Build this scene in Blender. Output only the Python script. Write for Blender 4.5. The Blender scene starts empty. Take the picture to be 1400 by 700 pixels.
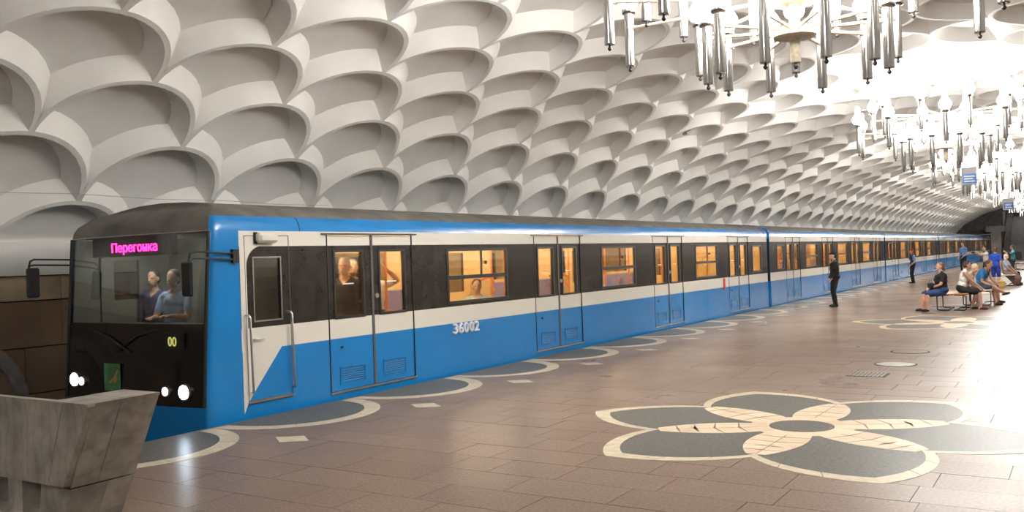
import bpy, bmesh, math, random
import numpy as np
from mathutils import Vector, Matrix
random.seed(7)
PI = math.pi
SC = bpy.context.scene
COL = SC.collection
# ------------------------------------------------------------------ camera
FPX = 1241.31
CAM = np.array([2.4135, 0.0, 1.7417])
_y, _p, _r = [math.radians(a) for a in (32.285, -0.1738, -1.9609)]
FW = np.array([-math.sin(_y)*math.cos(_p), math.cos(_y)*math.cos(_p), -math.sin(_p)])
_rt = np.array([math.cos(_y), math.sin(_y), 0.0])
_up = np.cross(_rt, FW)
RT = math.cos(_r)*_rt + math.sin(_r)*_up
UP = -math.sin(_r)*_rt + math.cos(_r)*_up
cd = bpy.data.cameras.new('camera')
cd.sensor_width = 36.0
cd.lens = 36.0*FPX/1400.0
cd.clip_start = 0.05
cd.clip_end = 400
cam = bpy.data.objects.new('camera', cd)
COL.objects.link(cam)
M = Matrix(((RT[0], UP[0], -FW[0], CAM[0]), (RT[1], UP[1], -FW[1], CAM[1]), (RT[2], UP[2], -FW[2], CAM[2]), (0, 0, 0, 1)))
cam.matrix_world = M
SC.camera = cam
# ------------------------------------------------------------------ world, exposure
w = bpy.data.worlds.new('world')
SC.world = w
w.use_nodes = True
w.node_tree.nodes['Background'].inputs[0].default_value = (0.9, 0.93, 1.0, 1)
w.node_tree.nodes['Background'].inputs[1].default_value = 0.05
SC.view_settings.view_transform = 'Standard'
SC.view_settings.look = 'None'
SC.view_settings.gamma = 1.0
SC.view_settings.use_curve_mapping = False
SC.view_settings.exposure = 1.65
SC.cycles.use_denoising = True
SC.cycles.max_bounces = 8
SC.cycles.diffuse_bounces = 6
SC.cycles.transparent_max_bounces = 16
SC.cycles.sample_clamp_indirect = 6.0
BULB_E = {'u': 11.0, 'm': 18.0, 'l': 29.0}

def project(pt):
    d = np.asarray(pt, float) - CAM
    z = d @ FW
    if z < 0.1:
        return None
    return 700 + FPX*(d @ RT)/z, 350 - FPX*(d @ UP)/z, z

# ------------------------------------------------------------------ helpers
def mat(name, col, rough=0.5, metal=0.0, noise=None, bump=None, spec=0.5, coat=0.0, emit=None, estr=0.0, randv=0.0):
    """procedural principled material; noise=(scale, amount[, second colour])"""
    m = bpy.data.materials.new(name)
    m.use_nodes = True
    nt = m.node_tree
    b = nt.nodes['Principled BSDF']
    c4 = (col[0], col[1], col[2], 1)
    b.inputs['Base Color'].default_value = c4
    b.inputs['Roughness'].default_value = rough
    b.inputs['Metallic'].default_value = metal
    b.inputs['Specular IOR Level'].default_value = spec
    b.inputs['Coat Weight'].default_value = coat
    if emit:
        b.inputs['Emission Color'].default_value = (*emit, 1)
        b.inputs['Emission Strength'].default_value = estr
    tc = None
    if noise or bump:
        tc = nt.nodes.new('ShaderNodeTexCoord')
    src = None
    if noise:
        n = nt.nodes.new('ShaderNodeTexNoise')
        n.inputs['Scale'].default_value = noise[0]
        n.inputs['Detail'].default_value = 6
        nt.links.new(tc.outputs['Object'], n.inputs['Vector'])
        r = nt.nodes.new('ShaderNodeValToRGB')
        a = noise[1]
        c2 = noise[2] if len(noise) > 2 else tuple(x*(1-a) for x in col)
        r.color_ramp.elements[0].position = 0.35
        r.color_ramp.elements[1].position = 0.65
        r.color_ramp.elements[0].color = (*c2, 1)
        r.color_ramp.elements[1].color = tuple(min(1, x*(1+a*0.5)) for x in col) + (1,)
        nt.links.new(n.outputs['Fac'], r.inputs['Fac'])
        src = r.outputs['Color']
        nt.links.new(src, b.inputs['Base Color'])
    if randv:
        oi = nt.nodes.new('ShaderNodeObjectInfo')
        ge = nt.nodes.new('ShaderNodeNewGeometry')
        ad = nt.nodes.new('ShaderNodeMath'); ad.operation = 'ADD'
        nt.links.new(oi.outputs['Random'], ad.inputs[0]); nt.links.new(ge.outputs['Random Per Island'], ad.inputs[1])
        fr = nt.nodes.new('ShaderNodeMath'); fr.operation = 'FRACT'
        nt.links.new(ad.outputs[0], fr.inputs[0])
        mr = nt.nodes.new('ShaderNodeMapRange')
        mr.inputs['To Min'].default_value = 1-randv; mr.inputs['To Max'].default_value = 1+randv
        nt.links.new(fr.outputs[0], mr.inputs['Value'])
        hs = nt.nodes.new('ShaderNodeHueSaturation')
        hs.inputs['Color'].default_value = c4
        nt.links.new(mr.outputs['Result'], hs.inputs['Value'])
        if src:
            nt.links.new(src, hs.inputs['Color'])
        nt.links.new(hs.outputs['Color'], b.inputs['Base Color'])
    if bump:
        n2 = nt.nodes.new('ShaderNodeTexNoise')
        n2.inputs['Scale'].default_value = bump[0]
        n2.inputs['Detail'].default_value = 4
        nt.links.new(tc.outputs['Object'], n2.inputs['Vector'])
        bp = nt.nodes.new('ShaderNodeBump')
        bp.inputs['Strength'].default_value = bump[1]
        bp.inputs['Distance'].default_value = bump[2] if len(bump) > 2 else 0.02
        nt.links.new(n2.outputs['Fac'], bp.inputs['Height'])
        nt.links.new(bp.outputs['Normal'], b.inputs['Normal'])
    return m

def glass_mat(name, tint=(0.9, 0.9, 0.9), gloss=0.12, rough=0.03, fr=0.7):
    m = bpy.data.materials.new(name)
    m.use_nodes = True
    nt = m.node_tree
    nt.nodes.remove(nt.nodes['Principled BSDF'])
    out = nt.nodes['Material Output']
    t = nt.nodes.new('ShaderNodeBsdfTransparent'); t.inputs[0].default_value = (*tint, 1)
    g = nt.nodes.new('ShaderNodeBsdfGlossy'); g.inputs['Roughness'].default_value = rough
    f = nt.nodes.new('ShaderNodeFresnel'); f.inputs[0].default_value = 1.45
    mu = nt.nodes.new('ShaderNodeMath'); mu.operation = 'MULTIPLY_ADD'
    mu.inputs[1].default_value = fr; mu.inputs[2].default_value = gloss*0.2
    nt.links.new(f.outputs[0], mu.inputs[0])
    mx = nt.nodes.new('ShaderNodeMixShader')
    nt.links.new(mu.outputs[0], mx.inputs[0]); nt.links.new(t.outputs[0], mx.inputs[1]); nt.links.new(g.outputs[0], mx.inputs[2])
    nt.links.new(mx.outputs[0], out.inputs[0])
    return m

def emit_mat(name, col, strength):
    m = bpy.data.materials.new(name)
    m.use_nodes = True
    nt = m.node_tree
    nt.nodes.remove(nt.nodes['Principled BSDF'])
    e = nt.nodes.new('ShaderNodeEmission')
    e.inputs[0].default_value = (*col, 1); e.inputs[1].default_value = strength
    nt.links.new(e.outputs[0], nt.nodes['Material Output'].inputs[0])
    return m

class MB:
    """collects shapes; build() links them as ONE mesh object"""
    def __init__(s):
        s.v = []; s.f = []; s.m = []; s.s = []
    def face(s, pts, m=0, smooth=False):
        i = len(s.v); s.v.extend([tuple(map(float, p)) for p in pts]); s.f.append(tuple(range(i, i+len(pts)))); s.m.append(m); s.s.append(smooth)
    def grid(s, rows, m=0, smooth=True, close=False):
        i = len(s.v); n = len(rows[0])
        for r in rows: s.v.extend([tuple(map(float, p)) for p in r])
        for a in range(len(rows)-1):
            for b in range(n if close else n-1):
                c = (b+1) % n
                s.f.append((i+a*n+b, i+a*n+c, i+(a+1)*n+c, i+(a+1)*n+b)); s.m.append(m); s.s.append(smooth)
    def box(s, x0, x1, y0, y1, z0, z1, m=0):
        i = len(s.v)
        s.v.extend([(x0,y0,z0),(x1,y0,z0),(x1,y1,z0),(x0,y1,z0),(x0,y0,z1),(x1,y0,z1),(x1,y1,z1),(x0,y1,z1)])
        for q in ((0,3,2,1),(4,5,6,7),(0,1,5,4),(1,2,6,5),(2,3,7,6),(3,0,4,7)):
            s.f.append(tuple(i+k for k in q)); s.m.append(m); s.s.append(False)
    def bbox(s, x0, x1, y0, y1, z0, z1, b=0.01, m=0):
        """box with chamfered vertical+horizontal edges (convex hull of inset corners)"""
        pts = []
        for x, sx in ((x0,1),(x1,-1)):
            for y, sy in ((y0,1),(y1,-1)):
                for z, sz in ((z0,1),(z1,-1)):
                    pts += [(x+sx*b,y+sy*b,z),(x+sx*b,y,z+sz*b),(x,y+sy*b,z+sz*b)]
        s.hull(pts, m)
    def hull(s, pts, m=0, smooth=False):
        bm = bmesh.new()
        for p in pts: bm.verts.new(p)
        r = bmesh.ops.convex_hull(bm, input=bm.verts)
        bmesh.ops.delete(bm, geom=[g for g in r['geom_interior'] if isinstance(g, bmesh.types.BMVert)], context='VERTS')
        bmesh.ops.dissolve_limit(bm, angle_limit=0.02, verts=bm.verts, edges=bm.edges)
        bm.verts.index_update()
        i = len(s.v)
        s.v.extend([tuple(v.co) for v in bm.verts])
        for f in bm.faces:
            s.f.append(tuple(i+v.index for v in f.verts)); s.m.append(m); s.s.append(smooth)
        bm.free()
    def tube(s, pts, r, n=8, m=0, caps=True, smooth=True):
        pts = [Vector(p) for p in pts]
        rr = r if isinstance(r, (list, tuple)) else [r]*len(pts)
        prev = None; rows = []
        for k, p in enumerate(pts):
            if k == 0: t = pts[1]-p
            elif k == len(pts)-1: t = p-pts[k-1]
            else: t = (pts[k+1]-p).normalized()+(p-pts[k-1]).normalized()
            t.normalize()
            if prev is None:
                a = Vector((0,0,1)) if abs(t.z) < 0.9 else Vector((1,0,0))
                u = t.cross(a).normalized()
            else:
                u = (prev - t*prev.dot(t)).normalized()
            prev = u
            v = t.cross(u)
            rows.append([p + (u*math.cos(2*PI*q/n)+v*math.sin(2*PI*q/n))*rr[k] for q in range(n)])
        s.grid(rows, m, smooth, True)
        if caps:
            s.face(list(reversed(rows[0])), m); s.face(rows[-1], m)
    def lathe(s, prof, c=(0,0,0), n=16, m=0, smooth=True, caps=True):
        rows = [[(c[0]+r*math.cos(2*PI*q/n), c[1]+r*math.sin(2*PI*q/n), c[2]+z) for q in range(n)] for r, z in prof]
        s.grid(rows, m, smooth, True)
        if caps:
            if prof[0][0] > 1e-4: s.face(list(reversed(rows[0])), m)
            if prof[-1][0] > 1e-4: s.face(rows[-1], m)
    def prism(s, poly, z0, z1, m=0, f=None):
        """poly of (a,b); f maps (a,b,h) -> xyz"""
        f = f or (lambda a, b, h: (a, b, h))
        n = len(poly)
        s.face([f(a, b, z1) for a, b in poly], m)
        s.face([f(a, b, z0) for a, b in reversed(poly)], m)
        for k in range(n):
            a, b = poly[k]; c, d = poly[(k+1) % n]
            s.face([f(a,b,z0), f(c,d,z0), f(c,d,z1), f(a,b,z1)], m)
    def mesh(s, name, mats):
        me = bpy.data.meshes.new(name)
        me.from_pydata(s.v, [], s.f)
        for m in (mats if isinstance(mats, (list, tuple)) else [mats]): me.materials.append(m)
        me.polygons.foreach_set('material_index', s.m)
        me.polygons.foreach_set('use_smooth', s.s)
        me.update()
        return me
    def build(s, name, mats, parent=None, loc=None):
        return link(name, s.mesh(name, mats), parent, loc)

def link(name, me, parent=None, loc=None, rotz=None):
    o = bpy.data.objects.new(name, me)
    COL.objects.link(o)
    if parent is not None: o.parent = parent
    if loc is not None: o.location = loc
    if rotz is not None: o.rotation_euler = (0, 0, rotz)
    return o
def struct(o):
    o['kind'] = 'structure'; return o
def stuff(o):
    o['kind'] = 'stuff'; return o
def tag(o, label, cat, group=None):
    o['label'] = label; o['category'] = cat
    if group: o['group'] = group
    return o
def thing(name, label, cat, loc=(0,0,0), rotz=0, group=None):
    o = bpy.data.objects.new(name, None)
    o.empty_display_size = 0.2
    COL.objects.link(o); o.location = loc; o.rotation_euler = (0,0,rotz)
    return tag(o, label, cat, group)
def copy_tree(o, parent=None):
    c = o.copy(); COL.objects.link(c)
    if parent is not None: c.parent = parent
    for ch in list(o.children): copy_tree(ch, c)
    return c
def text_mesh(txt, size, extrude=0.004, bevel=0.0, spacing=1.0):
    cu = bpy.data.curves.new('lettering', 'FONT')
    cu.body = txt; cu.size = size; cu.extrude = extrude; cu.bevel_depth = bevel
    cu.space_character = spacing
    cu.align_x = 'LEFT'; cu.align_y = 'BOTTOM_BASELINE'
    cu.resolution_u = 3
    o = bpy.data.objects.new('lettering', cu); COL.objects.link(o)
    dg = bpy.context.evaluated_depsgraph_get()
    me = bpy.data.meshes.new_from_object(o.evaluated_get(dg))
    bpy.data.objects.remove(o); bpy.data.curves.remove(cu)
    return me

# ------------------------------------------------------------------ materials
plaster = mat('white_plaster', (0.83, 0.815, 0.78), 0.75, noise=(0.9, 0.07), bump=(60, 0.06, 0.004))
marble_brown = mat('brown_marble', (0.17, 0.11, 0.075), 0.35, noise=(2.2, 0.35, (0.24, 0.165, 0.11)), randv=0.18)
marble_beige = mat('beige_marble', (0.52, 0.41, 0.28), 0.4, noise=(2.0, 0.25), randv=0.06)
grout = mat('dark_grout', (0.045, 0.035, 0.032), 0.8)
concrete = mat('track_concrete', (0.09, 0.085, 0.08), 0.9, noise=(3, 0.3))
dark_end = mat('end_wall_stone', (0.13, 0.115, 0.105), 0.6, noise=(3, 0.3))
grey_stone = mat('grey_granite_stairs', (0.24, 0.235, 0.23), 0.5, noise=(9, 0.25))

def floor_mat():
    m = mat('brown_granite', (0.225, 0.162, 0.131), 0.2, noise=(38, 0.22), randv=0.06, spec=0.13)
    nt = m.node_tree; b = nt.nodes['Principled BSDF']; b.inputs['IOR'].default_value = 1.13; b.inputs['Specular IOR Level'].default_value = 0.5
    tc = nt.nodes.new('ShaderNodeNewGeometry')
    n = nt.nodes.new('ShaderNodeTexNoise'); n.inputs['Scale'].default_value = 0.7; n.inputs['Detail'].default_value = 5
    nt.links.new(tc.outputs['Position'], n.inputs['Vector'])
    mr = nt.nodes.new('ShaderNodeMapRange'); mr.inputs['From Min'].default_value = 0.3; mr.inputs['From Max'].default_value = 0.7
    mr.inputs['To Min'].default_value = 0.27; mr.inputs['To Max'].default_value = 0.38
    nt.links.new(n.outputs['Fac'], mr.inputs['Value']); nt.links.new(mr.outputs['Result'], b.inputs['Roughness'])
    # slight unevenness from tile to tile and within a tile
    n2 = nt.nodes.new('ShaderNodeTexNoise'); n2.inputs['Scale'].default_value = 3.0
    nt.links.new(tc.outputs['Position'], n2.inputs['Vector'])
    bp = nt.nodes.new('ShaderNodeBump'); bp.inputs['Strength'].default_value = 0.055; bp.inputs['Distance'].default_value = 0.02
    nt.links.new(n2.outputs['Fac'], bp.inputs['Height']); nt.links.new(bp.outputs['Normal'], b.inputs['Normal'])
    return m
granite = floor_mat()
inlay_dark = mat('grey_granite_inlay', (0.135, 0.132, 0.122), 0.32, noise=(30, 0.25), randv=0.05, spec=0.2)
inlay_beige = mat('beige_stone_inlay', (0.56, 0.49, 0.375), 0.34, noise=(12, 0.12), randv=0.05, spec=0.2)
inlay_cream = mat('cream_flagstone_inlay', (0.55, 0.42, 0.29), 0.34, noise=(7, 0.3, (0.62, 0.53, 0.41)), randv=0.1, spec=0.2)

for m_ in (inlay_dark, inlay_beige, inlay_cream): m_.node_tree.nodes['Principled BSDF'].inputs['IOR'].default_value = 1.15
# ------------------------------------------------------------------ vault
H_STEP = 1.108          # arc height of one row of scales
AP = 2.192            # spacing along the hall
AR = AP/2
Z_APEX = 5.77
_ang_s = [0, 1.5, 2.5, 3.5, 4.5, 5.5, 6.5, 7.5, 8.5, 9.5, 10.6]
_ang_a = [0, 4.2, 7.6, 11.6, 15.2, 19.9, 27.0, 35.4, 43.4, 50.5, 57.0]
_N = 600
_S = np.linspace(0, 10.3*H_STEP, _N)
_A = np.radians(np.interp(_S/H_STEP, _ang_s, _ang_a))
_ds = _S[1]-_S[0]
_X = np.concatenate([[0], np.cumsum(np.cos((_A[1:]+_A[:-1])/2))*_ds])
_Z = Z_APEX - np.concatenate([[0], np.cumsum(np.sin((_A[1:]+_A[:-1])/2))*_ds])
def prof(s, d):
    """left half profile: arc length s from the crown, depth d into the shell"""
    sg = -1 if s < 0 else 1
    s = abs(s)
    x = np.interp(s, _S, _X); z = np.interp(s, _S, _Z); a = np.interp(s, _S, _A)
    return -sg*(x + math.sin(a)*d), z + math.cos(a)*d
Y0, Y1 = -11.5, 106.0
DEP, LW, RI, BW = 0.25, 0.036, 0.17, 0.19
def scale_cell(j):
    sj = (9-j)*H_STEP
    mb = MB()
    def P(u, v, d):
        x, z = prof(sj-v, d); return (x, u, z)
    NA = 20
    ts_ = math.acos(AR/(AR+LW+BW)); th = sorted([PI*k/NA for k in range(NA+1)]+[ts_, PI-ts_])
    lip0, lip1, rev0, rev1, bev0, bev1, bevm = [], [], [], [], [], [], []
    for t in th:
        c, sn = math.cos(t), math.sin(t)
        lim = AR/max(abs(c), 1e-6)
        if j == 8: lim = min(lim, sj/max(sn, 1e-6))
        ra, rb = AR-LW, min(AR+LW, lim)
        rc = min(AR+LW+BW, lim)
        vs = H_STEP/AR
        lip0.append(P(ra*c, ra*sn*vs, 0)); lip1.append(P(rb*c, rb*sn*vs, 0))
        ri = ra-RI
        rev0.append(P(ra*c, ra*sn*vs, 0)); rev1.append(P(ri*c, ri*sn*vs, DEP))
        dd = max(0, (rc-(AR+LW))/BW*DEP)
        bev0.append(P(rb*c, rb*sn*vs, 0)); bev1.append(P(rc*c, rc*sn*vs, dd))
    mb.grid([lip0, lip1]); mb.grid([rev1, rev0]); mb.grid([bev0, bev1])
    Rin = AR-LW-RI
    rows = []
    for a in (88, 75, 60, 45, 30, 15, 0):
        v = Rin*math.sin(math.radians(a)); hw = Rin*math.cos(math.radians(a))
        rows.append((v*H_STEP/AR, hw))
    if j > -1:
        for v in (-0.12, -0.25, -0.4, -0.55, -0.625):
            q = (AR+0.1)**2-(v+H_STEP)**2
            hw = AR-math.sqrt(max(q, 0)); rows.append((v, max(hw, 0.002)))
    g = [[P(hw*f, v, DEP) for f in (-1, -0.5, 0, 0.5, 1)] for v, hw in rows]
    mb.grid(g)
    return mb
def mirror_mb(mb):
    o = MB(); o.v = [(-x, y, z) for x, y, z in mb.v]; o.f = [tuple(reversed(f)) for f in mb.f]; o.m = mb.m; o.s = mb.s
    return o
# the shell behind the scales
sh = MB()
rows = []
for s in np.linspace(-10.05*H_STEP, 10.05*H_STEP, 60):
    x, z = prof(s, DEP+0.06); rows.append([(x, Y0-1, z), (x, Y1+1, z)])
sh.grid(rows)
ceiling = struct(sh.build('ceiling', plaster))
cells = []
protos = {}
for j in range(-1, 9):
    cm = scale_cell(j)
    protos[(j, 0)] = cm; protos[(j, 1)] = mirror_mb(cm)
    base = 7.33 + (AR if j % 2 == 0 else 0.0)
    k0 = math.ceil((Y0-base)/AP)
    y = base+k0*AP
    while y < Y1:
        for side in (0, 1):
            if side == 1 and j < 3 and y > 40:
                pass
            xm, zm = prof((9-j)*H_STEP-0.4, 0.0)
            if side: xm = -xm
            area = 0
            pr = []
            for du, dv in ((-1,0),(0,-0.6),(1,0),(0,1)):
                x, z = prof((9-j)*H_STEP-dv*H_STEP, 0)
                q = project((-x if side else x, y+du*AR, z))
                if q is None or not (-60 < q[0] < 1460 and -60 < q[1] < 345): pr = None; break
                pr.append(q)
            if pr:
                area = abs((pr[2][0]-pr[0][0])*(pr[3][1]-pr[1][1])-(pr[3][0]-pr[1][0])*(pr[2][1]-pr[0][1]))
                if j == -1 and y > 7: area = 0
            cells.append((area, j, side, y))
        y += AP
cells.sort(key=lambda c: -c[0])
rest = MB()
pm = {}
for n, (area, j, side, y) in enumerate(cells):
    mb = protos[(j, side)]
    if n < 300 and area > 0:
        if (j, side) not in pm: pm[(j, side)] = mb.mesh('ceiling_scale', plaster)
        link('ceiling_scale', pm[(j, side)], ceiling, (0, y, 0))
    else:
        i = len(rest.v)
        rest.v.extend([(a, b+y, c) for a, b, c in mb.v]); rest.f.extend([tuple(i+k for k in f) for f in mb.f]); rest.m.extend(mb.m); rest.s.extend(mb.s)
stuff(rest.build('ceiling_scale_field', plaster, ceiling))
# small fixture set into one of the scales, thin cable along the wall
fx = MB(); fx.bbox(-0.2, 0.2, -0.07, 0.07, -0.03, 0.03, 0.008)
o = fx.build('ceiling_speaker_box', mat('fixture_grey', (0.35, 0.33, 0.3), 0.5), ceiling, (-6.08, 22.1, 4.84)); o.rotation_euler = (0, math.radians(-22), math.radians(80))

# ------------------------------------------------------------------ walls of the track troughs
WX = -9.92
def trough_wall(name, sgn):
    w_ = MB()
    w_.box(min(sgn*9.98, sgn*10.3), max(sgn*9.98, sgn*10.3), Y0-1, Y1+1, -1.3, 2.35)
    return struct(w_.build(name, grout))
wall_left = trough_wall('wall_left', -1)
wall_right = trough_wall('wall_right', 1)
bands = ((-1.2, -0.55), (-0.54, 0.1), (0.11, 0.74), (0.75, 1.385))
slabm = {}
def slab(parent, sgn, y, ln, z0, z1, m, nm):
    key = (round(ln, 2), round(z1-z0, 3), m.name, sgn)
    if key not in slabm:
        b = MB(); b.bbox(0, 0.06, 0, ln-0.008, 0, z1-z0-0.006, 0.004)
        slabm[key] = b.mesh(nm, m)
    link(nm, slabm[key], parent, (-9.99 if sgn < 0 else 9.93, y, z0))
for sgn, par in ((-1, wall_left), (1, wall_right)):
    if sgn < 0:
        y = 2.0
        while y < 12:
            for k, (a, b_) in enumerate(bands[1:]): slab(par, sgn, y+(0.55 if k % 2 else 0), 1.1, a, b_, marble_brown, 'wall_slab')
            slab(par, sgn, y, 1.1, 1.395, 1.735, marble_beige, 'wall_slab')
            y += 1.1
    far = MB()
    ys = [(Y0-1, 1.995), (12.0, Y1+1)] if sgn < 0 else [(Y0-1, Y1+1)]
    x0, x1 = (-9.99, -9.93) if sgn < 0 else (9.93, 9.99)
    for a, b_ in ys:
        yy = a
        while yy < b_:
            y2 = min(yy+1.1, b_)
            for z0, z1 in bands: far.box(x0, x1, yy, y2-0.008, z0, z1-0.006, 0)
            far.box(x0, x1, yy, y2-0.008, 1.395, 1.735, 1)
            yy = y2
    stuff(far.build('wall_slab_field', [marble_brown, marble_beige], par))
    cn = MB()
    xa, xb = sgn*9.99, sgn*9.86
    cn.box(min(xa, xb), max(xa, xb), Y0-1, Y1+1, 1.74, 2.20)
    cn.build('cornice', plaster, par)
# arched stone band at the near end of the left wall
ab = MB()
for r0, r1, d in ((0.78, 0.96, 0.06),):
    outer, inner = [], []
    n = 18
    for k in range(n+1):
        t = PI*k/n
        outer.append((6.0+r1*math.cos(t), 0.0+r1*math.sin(t))); inner.append((6.0+r0*math.cos(t), 0.0+r0*math.sin(t)))
    for k in range(n):
        ab.prism([outer[k], outer[k+1], inner[k+1], inner[k]], -9.93, -9.93+d, 0, lambda a, b, h: (h, a, b))
ab.build('arch_trim', mat('pale_grey_stone', (0.22, 0.2, 0.19), 0.5, noise=(6, 0.2)), wall_left)
cb = MB(); cb.tube([(-9.02, 3.0+0.5*k, 2.80-0.012*math.sin(k*1.3)) for k in range(19)], 0.0045, 5); cb.build('cable', mat('grey_cable', (0.42, 0.4, 0.37), 0.6), wall_left)
bk = MB(); bk.box(-10.3, 10.3, Y0-0.6, Y0-0.3, -1.3, 6.3)
struct(bk.build('wall_back', plaster))

# ------------------------------------------------------------------ platform and tracks
EDGE = -5.756
fl = MB()
fl.box(EDGE, -EDGE, Y0-0.3, Y1, -1.3, -0.012)
floor = struct(fl.build('floor', grout))
tb = MB(); tb.box(-10, EDGE, Y0-0.3, Y1+1, -1.35, -1.2)
struct(tb.build('floor_track', concrete))
tb = MB(); tb.box(-EDGE, 10, Y0-0.3, Y1+1, -1.35, -1.2)
struct(tb.build('floor_track', concrete))
ROWD = 0.462
tiles = []
y = -4.0
while y < Y1-ROWD:
    x = EDGE - random.random()*0.8
    while x < -EDGE:
        ln = random.choice((0.43, 0.86, 0.86, 0.64))
        a, b_ = max(x, EDGE), min(x+ln, -EDGE)
        if b_-a > 0.08:
            q = project(((a+b_)/2, y+ROWD/2, 0)); ar = 0
            if q and -40 < q[0] < 1440 and q[1] < 730:
                ar = (b_-a)*ROWD/q[2]**3
            tiles.append((ar, a, b_, y))
        x += ln
    y += ROWD
tiles.sort(key=lambda t: -t[0])
tm = {}
rt_ = MB(); far_n = 0
G = 0.0025
for n, (ar, a, b_, y) in enumerate(tiles):
    if n < 300 and ar > 0:
        k = round(b_-a, 3)
        if k not in tm:
            b = MB(); b.box(G, k-G, G, ROWD-G, -0.02, 0.0); b.f.pop(0); b.m.pop(); b.s.pop(); tm[k] = b.mesh('floor_tile', granite)
        link('floor_tile', tm[k], floor, (a, y, random.uniform(-0.0008, 0.0008)))
    else:
        rt_.face([(a+G, y+G, 0), (b_-G, y+G, 0), (b_-G, y+ROWD-G, 0), (a+G, y+ROWD-G, 0)])
stuff(rt_.build('floor_tile_field', granite, floor))

# scalloped grey border along the platform edge
ZI = 0.0022
def flat(poly, z=ZI, th=0.02):
    b = MB(); b.prism(poly, z-th, z); return b
def arcpts(cx, cy, r, a0, a1, n):
    return [(cx+r*math.cos(a0+(a1-a0)*k/n), cy+r*math.sin(a0+(a1-a0)*k/n)) for k in range(n+1)]
SC_C = -5.70; SC_R = 1.08; SC_RI = 0.90
rim_far = MB(); dia_far = MB(); fill_far = MB()
ys = [5.53+2.19*k for k in range(-3, 44)]
stone_m = None
for side in (-1, 1):
  for yc in ys:
    if not (Y0 < yc < Y1-1.2): continue
    near = side < 0 and 3 < yc < 24
    cx = SC_C*(-side); sg = -side
    cx = SC_C if side < 0 else -SC_C
    d = 1 if side < 0 else -1
    a0 = -PI/2+0.03; a1 = PI/2-0.03
    def XY(pts): return [(cx+d*px, yc+py) for px, py in pts][::d]
    inner = XY(arcpts(0, 0, SC_RI, -PI/2, PI/2, 16))
    fp = [(EDGE if side < 0 else -EDGE, yc-1.09)] + inner[::d] + [(EDGE if side < 0 else -EDGE, yc+1.09)]
    if side > 0: fp = fp[::-1]
    if near: flat(fp, ZI-0.0006).build('border_infill', inlay_dark, floor)
    else:
        fill_far.prism(fp, ZI-0.02, ZI-0.0006)
    npc = 7
    for k in range(npc):
        t0 = -PI/2+PI*k/npc; t1 = t0+PI/npc-0.006
        poly = XY(arcpts(0, 0, SC_R+0.012, t0, t1, 4)+arcpts(0, 0, SC_RI, t1, t0, 4))
        poly = [(px, max(yc-1.092, min(yc+1.092, py))) for px, py in poly]
        if near and yc < 16: flat(poly, ZI).build('border_stone', inlay_beige, floor)
        else: rim_far.prism(poly, ZI-0.02, ZI)
    dx, dy = cx+d*1.29, yc+1.0
    dp = XY([])
    dp = [(dx-0.235, dy), (dx, dy-0.17), (dx+0.235, dy), (dx, dy+0.17)]
    if near: flat(dp, ZI).build('diamond_stone', inlay_beige, floor)
    else: dia_far.prism(dp, ZI-0.02, ZI)
stuff(fill_far.build('border_infill_field', inlay_dark, floor))
stuff(rim_far.build('border_stone_field', inlay_beige, floor))
stuff(dia_far.build('diamond_stone_field', inlay_beige, floor))

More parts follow.
